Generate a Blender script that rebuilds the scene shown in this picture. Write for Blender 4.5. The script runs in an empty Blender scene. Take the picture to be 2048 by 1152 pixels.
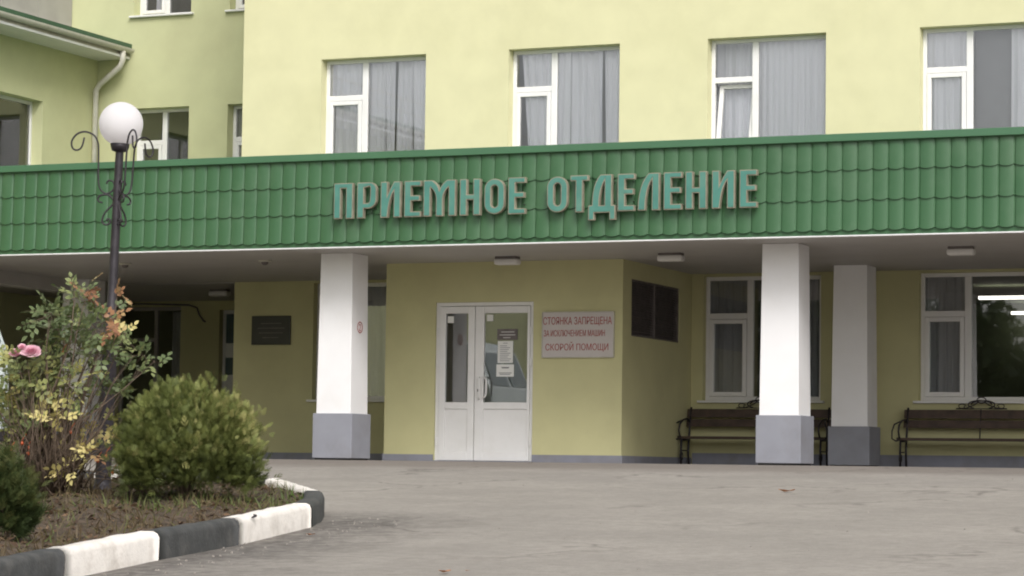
import bpy, math, random
import numpy as np
from mathutils import Vector, Matrix
R = math.radians
SC = bpy.context.scene
COL = SC.collection
random.seed(7); rng = np.random.default_rng(7)

# ------------------------------------------------------------------ camera
FPX, YAW, PITCH, ROLL, CZ = 5303.2, -0.40178843, 0.06857633, 0.01325187, -0.1
fw = Vector((math.sin(YAW)*math.cos(PITCH), math.cos(YAW)*math.cos(PITCH), math.sin(PITCH)))
r0 = Vector((math.cos(YAW), -math.sin(YAW), 0)); d0 = fw.cross(r0)
r2 = math.cos(ROLL)*r0 - math.sin(ROLL)*d0; d2 = fw.cross(r2)
cam_d = bpy.data.cameras.new('camera'); cam = bpy.data.objects.new('camera', cam_d); COL.objects.link(cam)
m = Matrix.Identity(4)
for i in range(3):
    m[i][0], m[i][1], m[i][2] = r2[i], -d2[i], -fw[i]
m.translation = (0, 0, CZ); cam.matrix_world = m
cam_d.sensor_width = 36; cam_d.lens = FPX/2048*36; cam_d.clip_start = .1; cam_d.clip_end = 2000
SC.camera = cam
SC.render.resolution_x, SC.render.resolution_y = 1024, 576

# ------------------------------------------------------------------ sky, sun, exposure
SUN_EL, SUN_AZ = R(41), R(144)       # azimuth from +Y clockwise: behind the camera, to its right
w = bpy.data.worlds.new('World'); SC.world = w; w.use_nodes = True
nt = w.node_tree; nt.nodes.clear()
sky = nt.nodes.new('ShaderNodeTexSky'); sky.sky_type = 'NISHITA'; sky.sun_disc = False
sky.sun_elevation = SUN_EL; sky.sun_rotation = SUN_AZ; sky.dust_density = 4.0; sky.air_density = 1.0; sky.ozone_density = 1.0
hs = nt.nodes.new('ShaderNodeHueSaturation'); hs.inputs['Saturation'].default_value = .22
bg = nt.nodes.new('ShaderNodeBackground'); bg.inputs['Strength'].default_value = .15
wo = nt.nodes.new('ShaderNodeOutputWorld')
nt.links.new(sky.outputs[0], hs.inputs['Color']); nt.links.new(hs.outputs[0], bg.inputs[0]); nt.links.new(bg.outputs[0], wo.inputs[0])
sl = bpy.data.lights.new('sun', 'SUN'); sl.energy = 1.3; sl.angle = R(22); sl.color = (1, .98, .945)
so = bpy.data.objects.new('sun', sl); COL.objects.link(so)
sd = Vector((math.sin(SUN_AZ)*math.cos(SUN_EL), math.cos(SUN_AZ)*math.cos(SUN_EL), math.sin(SUN_EL)))
so.rotation_euler = sd.to_track_quat('Z', 'Y').to_euler()
SC.view_settings.view_transform = 'Standard'; SC.view_settings.look = 'None'
SC.view_settings.exposure = 0.29; SC.view_settings.gamma = 1
SC.cycles.filter_width = 2.0; SC.cycles.max_bounces = 10; SC.cycles.transparent_max_bounces = 16

# ------------------------------------------------------------------ materials
def lin(r, g, b):
    f = lambda c: (c/255/12.92 if c/255 <= .04045 else ((c/255+.055)/1.055)**2.4)
    return (f(r), f(g), f(b), 1)
def newmat(name):
    mt = bpy.data.materials.new(name); mt.use_nodes = True
    t = mt.node_tree; return mt, t, t.nodes['Principled BSDF'], t.nodes['Material Output']
def N(t, typ, **kw):
    n = t.nodes.new(typ)
    for k, v in kw.items(): setattr(n, k, v)
    return n
def mat(name, col, rough=.6, metal=0, var=.12, scale=6, bump=0, bscale=60, dirt=None, dscale=1.2, spec=.5):
    """plain surface: base colour broken by two noises, optional dirt patches, optional bump"""
    mt, t, p, o = newmat(name); L = t.links.new
    tc = N(t, 'ShaderNodeTexCoord')
    n1 = N(t, 'ShaderNodeTexNoise'); n1.inputs['Scale'].default_value = scale; n1.inputs['Detail'].default_value = 6
    L(tc.outputs['Object'], n1.inputs['Vector'])
    mr = N(t, 'ShaderNodeMapRange'); mr.inputs[1].default_value = .3; mr.inputs[2].default_value = .7
    mr.inputs[3].default_value = 1-var; mr.inputs[4].default_value = 1+var
    L(n1.outputs['Fac'], mr.inputs[0])
    vm = N(t, 'ShaderNodeVectorMath', operation='SCALE'); vm.inputs[0].default_value = col[:3]
    L(mr.outputs[0], vm.inputs['Scale']); out = vm.outputs[0]
    if dirt:
        n2 = N(t, 'ShaderNodeTexNoise'); n2.inputs['Scale'].default_value = dscale; n2.inputs['Detail'].default_value = 8; n2.inputs['Roughness'].default_value = .65
        L(tc.outputs['Object'], n2.inputs['Vector'])
        m2 = N(t, 'ShaderNodeMapRange'); m2.inputs[1].default_value = .48; m2.inputs[2].default_value = .75; m2.inputs[3].default_value = 0; m2.inputs[4].default_value = dirt[1]
        L(n2.outputs['Fac'], m2.inputs[0])
        mx = N(t, 'ShaderNodeMix', data_type='RGBA'); L(m2.outputs[0], mx.inputs[0]); L(out, mx.inputs[6]); mx.inputs[7].default_value = (*dirt[0][:3], 1)
        out = mx.outputs[2]
    L(out, p.inputs['Base Color'])
    p.inputs['Roughness'].default_value = rough; p.inputs['Metallic'].default_value = metal; p.inputs['Specular IOR Level'].default_value = spec
    if bump:
        n3 = N(t, 'ShaderNodeTexNoise'); n3.inputs['Scale'].default_value = bscale; n3.inputs['Detail'].default_value = 5
        L(tc.outputs['Object'], n3.inputs['Vector'])
        b = N(t, 'ShaderNodeBump'); b.inputs['Strength'].default_value = bump; b.inputs['Distance'].default_value = .01
        L(n3.outputs['Fac'], b.inputs['Height']); L(b.outputs[0], p.inputs['Normal'])
    return mt
def glassmat(name, tint=(.985, .99, .99), k=2.3):
    mt, t, p, o = newmat(name); t.nodes.remove(p); L = t.links.new
    tr = N(t, 'ShaderNodeBsdfTransparent'); tr.inputs[0].default_value = (*tint, 1)
    gl = N(t, 'ShaderNodeBsdfGlossy'); gl.inputs['Roughness'].default_value = .015; gl.inputs[0].default_value = (1, 1, 1, 1)
    fr = N(t, 'ShaderNodeFresnel'); fr.inputs[0].default_value = 1.5
    mu = N(t, 'ShaderNodeMath', operation='MULTIPLY', use_clamp=True); mu.inputs[1].default_value = k
    # panes are never dead flat: a slow wobble bends the reflections
    tc = N(t, 'ShaderNodeTexCoord'); nz = N(t, 'ShaderNodeTexNoise'); nz.inputs['Scale'].default_value = 1.3
    L(tc.outputs['Object'], nz.inputs['Vector'])
    b = N(t, 'ShaderNodeBump'); b.inputs['Strength'].default_value = .03; b.inputs['Distance'].default_value = .02
    L(nz.outputs['Fac'], b.inputs['Height']); L(b.outputs[0], gl.inputs['Normal'])
    mx = N(t, 'ShaderNodeMixShader'); L(fr.outputs[0], mu.inputs[0]); L(mu.outputs[0], mx.inputs[0]); L(tr.outputs[0], mx.inputs[1]); L(gl.outputs[0], mx.inputs[2])
    L(mx.outputs[0], o.inputs[0]); return mt
def clothmat(name, col, trans=.05):
    mt, t, p, o = newmat(name); t.nodes.remove(p); L = t.links.new
    d = N(t, 'ShaderNodeBsdfDiffuse'); d.inputs[0].default_value = col
    tl = N(t, 'ShaderNodeBsdfTranslucent'); tl.inputs[0].default_value = col
    mx = N(t, 'ShaderNodeMixShader'); mx.inputs[0].default_value = trans
    L(d.outputs[0], mx.inputs[1]); L(tl.outputs[0], mx.inputs[2]); L(mx.outputs[0], o.inputs[0]); return mt
def emit(name, col, s):
    mt, t, p, o = newmat(name); t.nodes.remove(p)
    e = N(t, 'ShaderNodeEmission'); e.inputs[0].default_value = col; e.inputs[1].default_value = s
    t.links.new(e.outputs[0], o.inputs[0]); return mt
def leafmat(name, stops, rough=.55, trans=.25):
    """leaf colour picked per leaf from a ramp by the 'tint' attribute"""
    mt, t, p, o = newmat(name); L = t.links.new
    a = N(t, 'ShaderNodeAttribute', attribute_name='tint')
    cr = N(t, 'ShaderNodeValToRGB'); e = cr.color_ramp.elements
    while len(e) < len(stops): e.new(.5)
    for i, (pos, c) in enumerate(stops): e[i].position = pos; e[i].color = c
    L(a.outputs['Fac'], cr.inputs[0]); L(cr.outputs[0], p.inputs['Base Color'])
    p.inputs['Roughness'].default_value = rough; p.inputs['Specular IOR Level'].default_value = .3
    tl = N(t, 'ShaderNodeBsdfTranslucent'); L(cr.outputs[0], tl.inputs[0])
    mx = N(t, 'ShaderNodeMixShader'); mx.inputs[0].default_value = trans
    L(p.outputs[0], mx.inputs[1]); L(tl.outputs[0], mx.inputs[2]); L(mx.outputs[0], o.inputs[0]); return mt

CREAM = (.66, .635, .40, 1)
M = {}
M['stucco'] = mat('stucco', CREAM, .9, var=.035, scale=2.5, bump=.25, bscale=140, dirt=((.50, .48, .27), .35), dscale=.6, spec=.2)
M['stucco_shaded'] = mat('stucco_shaded', (.56, .57, .34, 1), .9, var=.035, scale=2.5, bump=.25, bscale=140, dirt=((.42, .40, .24), .4), dscale=.5, spec=.2)  # facade cream with the shade of recess and wing mixed in, darker and greener
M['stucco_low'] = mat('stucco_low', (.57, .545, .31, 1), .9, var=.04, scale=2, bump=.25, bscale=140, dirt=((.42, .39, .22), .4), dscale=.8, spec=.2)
M['skirt'] = mat('skirting_paint', (.24, .245, .29, 1), .7, var=.08, scale=5, dirt=((.2, .18, .16), .5), dscale=3)
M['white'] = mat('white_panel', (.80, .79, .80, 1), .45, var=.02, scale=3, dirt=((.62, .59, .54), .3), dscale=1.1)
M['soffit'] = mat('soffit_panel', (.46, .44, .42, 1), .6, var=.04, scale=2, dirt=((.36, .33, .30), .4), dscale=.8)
M['upvc'] = mat('white_plastic', (.80, .79, .78, 1), .35, var=.02, scale=4, dirt=((.62, .60, .55), .3), dscale=2.5)
M['plinth'] = mat('plinth_paint', (.245, .25, .285, 1), .6, var=.06, scale=4, dirt=((.19, .18, .18), .55), dscale=2.2)
M['tile'] = mat('green_metal_tile', (.042, .116, .049, 1), .42, var=.06, scale=1.3, dirt=((.09, .16, .09), .5), dscale=1.5)
M['cap'] = mat('green_flashing', (.06, .15, .078, 1), .4, var=.05, scale=2)
M['roof'] = mat('green_roof_sheet', (.05, .11, .06, 1), .5, var=.1, scale=2)
M['letter'] = mat('letter_side', (.27, .25, .185, 1), .6, var=.2, scale=9, dirt=((.2, .17, .12), .6), dscale=5)
M['letter_face'] = mat('letter_face', (.07, .215, .175, 1), .45, var=.1, scale=5, dirt=((.16, .27, .2), .5), dscale=3)
M['iron'] = mat('dark_iron', (.035, .030, .035, 1), .5, metal=.3, var=.25, scale=14, bump=.2, bscale=80)
M['wood'] = mat('brown_slat', (.07, .045, .032, 1), .6, var=.35, scale=9, bump=.2, bscale=60)
M['glass'] = glassmat('window_glass')
M['curtain'] = clothmat('white_curtain', (.92, .92, .96, 1))
M['curtain_grey'] = clothmat('grey_curtain', (.42, .43, .44, 1), .2)
M['board_grey'] = mat('grey_board', (.27, .27, .29, 1), .8, var=.04)
M['room_light'] = mat('room_wall', (.50, .50, .48, 1), .9, var=.03)
M['room_dark'] = mat('room_wall_green', (.25, .28, .18, 1), .9, var=.05)
M['grille'] = mat('vent_grille', (.15, .13, .125, 1), .7, var=.2, scale=10)
M['black'] = mat('black_plaque', (.022, .022, .02, 1), .35, var=.2)
M['board'] = mat('sign_board', (.55, .51, .49, 1), .6, var=.05, scale=4, dirt=((.42, .38, .34), .5), dscale=4)
M['red'] = mat('red_paint', (.35, .07, .06, 1), .7, var=.25, scale=25)
M['paper'] = mat('paper', (.78, .78, .75, 1), .9, var=.03)
M['ink'] = mat('ink', (.12, .12, .13, 1), .9)
M['globe'] = clothmat('opal_globe', (.93, .91, .92, 1), .55)
M['lampwhite'] = mat('lamp_diffuser', (.72, .70, .68, 1), .4, var=.03)
M['panelgrey'] = mat('grey_cladding', (.38, .36, .33, 1), .7, var=.08, scale=2, dirt=((.3, .28, .25), .5), dscale=1.5)
M['zinc'] = mat('pipe_paint', (.56, .54, .47, 1), .5, var=.08, scale=6, dirt=((.4, .36, .28), .6), dscale=4)
M['kerb_w'] = mat('kerb_white', (.84, .79, .735, 1), .8, var=.06, scale=9, bump=.5, bscale=45, dirt=((.46, .40, .34), .75), dscale=4)
M['kerb_b'] = mat('kerb_black', (.055, .056, .056, 1), .75, var=.25, scale=9, bump=.5, bscale=45, dirt=((.13, .12, .11), .6), dscale=5)
M['bark'] = mat('brown_cane', (.12, .085, .06, 1), .8, var=.4, scale=30)
M['van'] = mat('van_paint', (.62, .68, .68, 1), .3, var=.02)
M['rubber'] = mat('rubber', (.02, .02, .02, 1), .8)
M['darkglass'] = mat('vehicle_glass', (.10, .14, .15, 1), .08, var=.05)
M['chrome'] = mat('bright_metal', (.6, .6, .6, 1), .3, metal=1)
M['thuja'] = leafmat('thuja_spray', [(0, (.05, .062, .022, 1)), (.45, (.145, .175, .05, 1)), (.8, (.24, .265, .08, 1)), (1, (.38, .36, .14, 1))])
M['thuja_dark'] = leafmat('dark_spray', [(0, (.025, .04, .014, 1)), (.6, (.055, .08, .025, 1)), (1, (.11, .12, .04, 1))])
M['rose'] = leafmat('rose_leaf', [(0, (.07, .10, .045, 1)), (.3, (.17, .215, .095, 1)), (.5, (.29, .31, .12, 1)), (.68, (.60, .53, .20, 1)), (.8, (.72, .62, .28, 1)), (.86, (.34, .18, .09, 1)), (1, (.27, .13, .075, 1))], rough=.4)
M['petal'] = leafmat('petal', [(0, (.82, .38, .50, 1)), (1, (.92, .66, .73, 1))])
M['hip'] = mat('rose_hip', (.45, .09, .03, 1), .35)
M['litter'] = leafmat('litter', [(0, (.05, .032, .022, 1)), (.5, (.13, .08, .05, 1)), (.85, (.24, .15, .09, 1)), (1, (.38, .28, .18, 1))])
M['blade'] = leafmat('grass_blade', [(0, (.07, .05, .03, 1)), (.55, (.16, .12, .065, 1)), (.75, (.13, .15, .05, 1)), (1, (.10, .15, .04, 1))])
M['treeleaf'] = leafmat('tree_leaf', [(0, (.03, .05, .018, 1)), (1, (.07, .10, .03, 1))])
M['fallen'] = mat('fallen_leaf', (.42, .19, .09, 1), .7, var=.3, scale=30)
M['pebble'] = mat('pebble', (.25, .225, .20, 1), .8, var=.3, scale=40)
M['lightpanel'] = emit('light_panel', (1, .96, .85, 1), 2.2)

def asphalt_material():
    mt, t, p, o = newmat('old_asphalt'); L = t.links.new
    tc = N(t, 'ShaderNodeTexCoord'); V = tc.outputs['Object']
    def noise(s, d=6, r=.55):
        n = N(t, 'ShaderNodeTexNoise'); n.inputs['Scale'].default_value = s; n.inputs['Detail'].default_value = d; n.inputs['Roughness'].default_value = r
        L(V, n.inputs['Vector']); return n.outputs['Fac']
    def rng_(x, a, b, c, d_):
        q = N(t, 'ShaderNodeMapRange'); L(x, q.inputs[0])
        for i, v in enumerate((a, b, c, d_)): q.inputs[i+1].default_value = v
        return q.outputs[0]
    def mix(f, a, b):
        q = N(t, 'ShaderNodeMix', data_type='RGBA'); L(f, q.inputs[0])
        for s, v in ((6, a), (7, b)):
            if isinstance(v, tuple): q.inputs[s].default_value = v
            else: L(v, q.inputs[s])
        return q.outputs[2]
    def mth(op, a, b):
        q = N(t, 'ShaderNodeMath', operation=op)
        for s, v in ((0, a), (1, b)):
            if isinstance(v, (int, float)): q.inputs[s].default_value = v
            else: L(v, q.inputs[s])
        return q.outputs[0]
    c = mix(rng_(noise(.9, 5), .35, .65, 0, 1), (.29, .266, .238, 1), (.355, .325, .29, 1))
    c = mix(rng_(noise(3.2, 8, .7), .58, .78, 0, .45), c, (.215, .19, .168, 1))          # worn blotches
    c = mix(rng_(noise(130, 2), .56, .72, 0, .5), c, (.10, .092, .085, 1))             # dark aggregate
    c = mix(rng_(noise(95, 2), .62, .74, 0, .5), c, (.40, .37, .34, 1))                # light aggregate
    # fine cracks, only here and there
    vo = N(t, 'ShaderNodeTexVoronoi', feature='DISTANCE_TO_EDGE'); vo.inputs['Scale'].default_value = .42
    wv = N(t, 'ShaderNodeVectorMath', operation='ADD'); nn = N(t, 'ShaderNodeTexNoise'); nn.inputs['Scale'].default_value = 1.7; nn.inputs['Detail'].default_value = 6
    L(V, nn.inputs['Vector']); L(V, wv.inputs[0]); L(nn.outputs['Color'], wv.inputs[1]); L(wv.outputs[0], vo.inputs['Vector'])
    c = mix(rng_(noise(9, 7, .72), .42, .68, 0, .65), c, (.225, .203, .18, 1))
    c = mix(rng_(noise(38, 5, .7), .55, .7, 0, .5), c, (.42, .39, .355, 1))
    ck = mth('MULTIPLY', rng_(vo.outputs['Distance'], .004, .02, 1, 0), rng_(noise(.45, 3), .48, .62, 0, .5))
    c = mix(ck, c, (.085, .075, .068, 1))
    # washed-in dirt and grit along the kerb
    sx = N(t, 'ShaderNodeSeparateXYZ'); L(V, sx.inputs[0])
    dd = mth('ADD', mth('ADD', sx.outputs['X'], 6.585), mth('MULTIPLY', sx.outputs['Y'], .158))   # metres right of the kerb line
    dn = mth('ADD', dd, mth('MULTIPLY', mth('SUBTRACT', noise(1.6, 6), .5), 1.4))
    far = rng_(sx.outputs['Y'], 19.2, 20.6, 1, 0)
    dm = mth('MULTIPLY', mth('MULTIPLY', rng_(dn, .25, 1.35, 1, 0), far), rng_(noise(9, 7, .7), .35, .6, .35, .95))
    c = mix(dm, c, (.10, .09, .082, 1))
    # canopy shade painted into the ground colour by the porch
    dk = mth('MULTIPLY', rng_(mth('ADD', sx.outputs['Y'], mth('MULTIPLY', noise(1.2, 5), 1.2)), 28.4, 29.3, 0, .5), 1)
    c = mix(dk, c, (.15, .125, .11, 1))
    L(c, p.inputs['Base Color']); p.inputs['Roughness'].default_value = .9; p.inputs['Specular IOR Level'].default_value = .25
    b = N(t, 'ShaderNodeBump'); b.inputs['Strength'].default_value = .55; b.inputs['Distance'].default_value = .006
    h = mth('ADD', noise(90, 3), mth('MULTIPLY', noise(12, 4), 1.5)); L(h, b.inputs['Height']); L(b.outputs[0], p.inputs['Normal'])
    return mt
M['asphalt'] = asphalt_material()
def soil_material():
    mt, t, p, o = newmat('bed_soil'); L = t.links.new
    tc = N(t, 'ShaderNodeTexCoord')
    n = N(t, 'ShaderNodeTexNoise'); n.inputs['Scale'].default_value = 9; n.inputs['Detail'].default_value = 10; n.inputs['Roughness'].default_value = .7
    L(tc.outputs['Object'], n.inputs['Vector'])
    cr = N(t, 'ShaderNodeValToRGB'); e = cr.color_ramp.elements; e.new(.5); e.new(.6)
    for i, (q, c) in enumerate(((.3, (.03, .022, .016, 1)), (.5, (.085, .06, .04, 1)), (.6, (.125, .088, .06, 1)), (.75, (.09, .09, .04, 1)))): e[i].position = q; e[i].color = c
    L(n.outputs['Fac'], cr.inputs[0]); L(cr.outputs[0], p.inputs['Base Color']); p.inputs['Roughness'].default_value = 1
    b = N(t, 'ShaderNodeBump'); b.inputs['Distance'].default_value = .03; L(n.outputs['Fac'], b.inputs['Height']); L(b.outputs[0], p.inputs['Normal'])
    return mt
M['soil'] = soil_material()

# ------------------------------------------------------------------ mesh helpers
ORG = {}
class MB:
    def __init__(s, T=None): s.v = []; s.f = []; s.T = T or (lambda p: p)
    def add(s, vs, fs):
        o = len(s.v); s.v += [tuple(s.T(tuple(p))) for p in vs]; s.f += [tuple(i+o for i in f) for f in fs]; return s
    def box(s, x0, x1, y0, y1, z0, z1):
        return s.add([(x0,y0,z0),(x1,y0,z0),(x1,y1,z0),(x0,y1,z0),(x0,y0,z1),(x1,y0,z1),(x1,y1,z1),(x0,y1,z1)],
                     [(0,3,2,1),(4,5,6,7),(0,1,5,4),(1,2,6,5),(2,3,7,6),(3,0,4,7)])
    def quad(s, a, b, c, d): return s.add([a, b, c, d], [(0,1,2,3)])
    def tube(s, path, rad, n=8, cap=True):
        path = [Vector(p) for p in path]; k = len(path)
        rad = [rad]*k if isinstance(rad, (int, float)) else rad
        vs, fs = [], []; up = Vector((0, 0, 1))
        prev = None
        for i, p in enumerate(path):
            t = (path[min(i+1, k-1)] - path[max(i-1, 0)]).normalized()
            if prev is None:
                a = t.orthogonal().normalized()
            else:
                a = (prev - t*prev.dot(t)); a = a.normalized() if a.length > 1e-6 else t.orthogonal().normalized()
            prev = a; b = t.cross(a)
            for j in range(n):
                q = 2*math.pi*j/n; vs.append(p + (a*math.cos(q) + b*math.sin(q))*rad[i])
        for i in range(k-1):
            for j in range(n):
                fs.append((i*n+j, i*n+(j+1) % n, (i+1)*n+(j+1) % n, (i+1)*n+j))
        if cap: fs += [tuple(range(n-1, -1, -1)), tuple((k-1)*n+j for j in range(n))]
        return s.add(vs, fs)
    def lathe(s, prof, c, n=32):
        vs = [(c[0]+r*math.cos(2*math.pi*j/n), c[1]+r*math.sin(2*math.pi*j/n), c[2]+z) for r, z in prof for j in range(n)]
        fs = [(i*n+j, i*n+(j+1) % n, (i+1)*n+(j+1) % n, (i+1)*n+j) for i in range(len(prof)-1) for j in range(n)]
        return s.add(vs, fs)
    def build(s, name, m, parent=None, smooth=False, bevel=0, kind=None):
        o = rawmesh(name, s.v, s.f, m, parent, smooth, kind)
        if bevel:
            b = o.modifiers.new('bevel', 'BEVEL'); b.width = bevel; b.segments = 2; b.limit_method = 'ANGLE'; b.angle_limit = R(40)
        return o
def rawmesh(name, v, f, m, parent=None, smooth=False, kind=None):
    me = bpy.data.meshes.new(name); off = Vector((0, 0, 0))
    if parent: off = ORG[parent.name]
    v = [(p[0]-off[0], p[1]-off[1], p[2]-off[2]) for p in v] if off.length else v
    me.from_pydata(v, [], f); me.update()
    if smooth: me.polygons.foreach_set('use_smooth', [True]*len(me.polygons))
    for q in (m if isinstance(m, list) else [m]): me.materials.append(q)
    o = bpy.data.objects.new(name, me); COL.objects.link(o)
    if parent: o.parent = parent
    if kind: o['kind'] = kind
    ORG[o.name] = off.copy(); return o
def npmesh(name, v, f, tint, m, parent=None, smooth=False):
    """big leaf meshes from numpy: v (n,3), f (k,4), tint per face"""
    me = bpy.data.meshes.new(name)
    off = np.array(ORG[parent.name]) if parent else np.zeros(3)
    me.vertices.add(len(v)); me.vertices.foreach_set('co', (v-off).astype(np.float32).ravel())
    k = f.shape[1]; me.loops.add(f.size); me.loops.foreach_set('vertex_index', f.astype(np.int32).ravel())
    me.polygons.add(len(f)); me.polygons.foreach_set('loop_start', np.arange(0, f.size, k, dtype=np.int32))
    me.update(calc_edges=True); me.validate()
    a = me.attributes.new('tint', 'FLOAT', 'FACE'); a.data.foreach_set('value', tint.astype(np.float32))
    if smooth: me.polygons.foreach_set('use_smooth', [True]*len(me.polygons))
    me.materials.append(m); o = bpy.data.objects.new(name, me); COL.objects.link(o)
    if parent: o.parent = parent
    ORG[o.name] = Vector(off); return o
def tag(o, label, cat, group=None, kind=None):
    o['label'] = label; o['category'] = cat
    if group: o['group'] = group
    if kind: o['kind'] = kind
    return o
def empty(name, loc, label, cat, group=None):
    o = bpy.data.objects.new(name, None); COL.objects.link(o); o.location = loc; o.empty_display_size = .2
    ORG[o.name] = Vector(loc); return tag(o, label, cat, group)
def copy_thing(o, loc, label, parent=None):
    c = o.copy(); COL.objects.link(c)
    if parent: c.parent = parent
    else: c.location = loc; c['label'] = label
    for ch in list(o.children): copy_thing(ch, None, None, c)
    return c
def main_T(y): return lambda p: (p[0], y+p[1], p[2])           # wall facing the camera side (-Y)
def side_T(x): return lambda p: (x-p[1], p[0], p[2])           # wall facing +X; first coordinate runs along +Y
def wall_holes(mb, a0, a1, z0, z1, holes, rev=.22):
    """wall sheet with real openings and their reveals"""
    A = sorted({a0, a1, *[h[0] for h in holes], *[h[1] for h in holes]}); Z = sorted({z0, z1, *[h[2] for h in holes], *[h[3] for h in holes]})
    for i in range(len(A)-1):
        for j in range(len(Z)-1):
            ca, cz = (A[i]+A[i+1])/2, (Z[j]+Z[j+1])/2
            if any(h[0] < ca < h[1] and h[2] < cz < h[3] for h in holes): continue
            mb.quad((A[i],0,Z[j]), (A[i+1],0,Z[j]), (A[i+1],0,Z[j+1]), (A[i],0,Z[j+1]))
    for h in holes:
        x0, x1, y0, y1 = h
        mb.quad((x0,0,y0),(x0,0,y1),(x0,rev,y1),(x0,rev,y0)); mb.quad((x1,0,y1),(x1,0,y0),(x1,rev,y0),(x1,rev,y1))
        mb.quad((x0,0,y1),(x1,0,y1),(x1,rev,y1),(x0,rev,y1)); mb.quad((x1,0,y0),(x0,0,y0),(x0,rev,y0),(x1,rev,y0))
    return mb
def drape(mb, x0, x1, z0, z1, d, n=9, amp=.03, seed=0, lean=0.):
    """hanging curtain sheet with irregular folds"""
    rr = random.Random(seed); k = max(12, int((x1-x0)*70)); ph = [rr.uniform(0, 6.28) for _ in range(4)]
    vs = []
    rows = 5
    for j in range(rows):
        t = j/(rows-1)
        for i in range(k+1):
            s = i/k; q = (.35+.65*(1-t))
            y = 1.15*amp*q*(math.sin(s*n*6.28+ph[0]+.5*math.sin(s*9+ph[2]))+.45*math.sin(s*n*2.3*6.28+ph[1])+.5*math.sin(s*n*.45*6.28+ph[3]))
            vs.append((x0+(x1-x0)*s + lean*(1-t)*(1-s), d+y, z0+(z1-z0)*t))
    fs = [(j*(k+1)+i, j*(k+1)+i+1, (j+1)*(k+1)+i+1, (j+1)*(k+1)+i) for j in range(rows-1) for i in range(k)]
    return mb.add(vs, fs)
def window(parent, T, x0, x1, z0, z1, mull, trans, curtains=(), d=.17, tilt=0, sill=False, boards=(), label=None):
    """white plastic window: frame (part) > pane, sash, sill, curtain"""
    F = .055; e = .07
    mb = MB(T)
    mb.box(x0, x0+F, d, d+e, z0, z1); mb.box(x1-F, x1, d, d+e, z0, z1)
    mb.box(x0+F, x1-F, d, d+e, z1-F, z1); mb.box(x0+F, x1-F, d, d+e, z0, z0+F)
    mb.box(mull-.045, mull+.045, d-.002, d+e, z0+F, z1-F)
    mb.box(x0+F, mull-.045, d-.001, d+e, trans-.04, trans+.04)
    fr = mb.build('window', M['upvc'], parent, bevel=.006)
    if label: fr['label'] = label
    a, b, c, dd = x0+F+.004, mull-.05, z0+F+.004, trans-.045
    s = .06; h = dd-c
    def Ts(p, T=T):       # tilted casement swings in at its top
        k = (p[2]-c)*math.tan(R(tilt)) if tilt else 0
        kz = (p[2]-c)*(math.cos(R(tilt)))+c if tilt else p[2]
        return T((p[0] + (k*.32 if tilt else 0), p[1]+k, kz))
    sb = MB(Ts)
    sb.box(a, a+s, d-.012, d+.06, c, dd); sb.box(b-s, b, d-.012, d+.06, c, dd)
    sb.box(a+s, b-s, d-.012, d+.06, dd-s, dd); sb.box(a+s, b-s, d-.012, d+.06, c, c+s)
    sh = sb.build('sash', M['upvc'], fr, bevel=.006)
    MB(Ts).box(a+s, b-s, d+.02, d+.03, c+s, dd-s).build('pane', M['glass'], fr)
    MB(T).box(x0+F, mull-.045, d+.02, d+.03, trans+.04, z1-F).build('pane', M['glass'], fr)
    MB(T).box(mull+.045, x1-F, d+.02, d+.03, z0+F, z1-F).build('pane', M['glass'], fr)
    if sill:
        MB(T).box(x0-.06, x1+.06, -.07, d, z0-.035, z0-.004).build('sill', M['upvc'], fr, bevel=.005)
    for i, (c0, c1, n, mt, ln) in enumerate(curtains):
        drape(MB(T), c0, c1, z0-.15, z1+.1, d+(.27 if tilt and i == 0 else .085+.03*(i % 2)), n, .035, seed=int(abs(c0)*100), lean=ln).build('curtain', M[mt], fr, smooth=True)
    for (c0, c1) in boards:
        MB(T).box(c0, c1, d+.2, d+.215, z0-.1, z1+.05).build('blind', M['board_grey'], fr)
    return fr
def curve_mesh(polys, ext, offset=0):
    """filled outline with holes -> verts/faces in the XY plane, thickness 2*ext along Z"""
    cu = bpy.data.curves.new('outline', 'CURVE'); cu.dimensions = '2D'; cu.fill_mode = 'BOTH'; cu.extrude = ext; cu.offset = offset
    for P in polys:
        sp = cu.splines.new('POLY'); sp.points.add(len(P)-1); sp.use_cyclic_u = True
        for i, (x, y) in enumerate(P): sp.points[i].co = (x, y, 0, 1)
    return _eval(cu)
def text_mesh(s, ext=.002):
    cu = bpy.data.curves.new('text', 'FONT'); cu.body = s; cu.extrude = ext; cu.resolution_u = 3
    return _eval(cu)
def _eval(cu):
    o = bpy.data.objects.new('tmp', cu); COL.objects.link(o); bpy.context.view_layer.update()
    ev = o.evaluated_get(bpy.context.evaluated_depsgraph_get()); me = ev.to_mesh()
    v = [tuple(p.co) for p in me.vertices]; f = [tuple(p.vertices) for p in me.polygons]
    ev.to_mesh_clear(); bpy.data.objects.remove(o); bpy.data.curves.remove(cu); return v, f
def text_fit(s, x0, x1, z0, z1, y, ext=.002):
    v, f = text_mesh(s, 1); xs = [p[0] for p in v]; zs = [p[1] for p in v]
    sx = (x1-x0)/(max(xs)-min(xs)); sz = (z1-z0)/(max(zs)-min(zs))
    return [(x0+(p[0]-min(xs))*sx, y-p[2]*ext, z0+(p[1]-min(zs))*sz) for p in v], f

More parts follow.
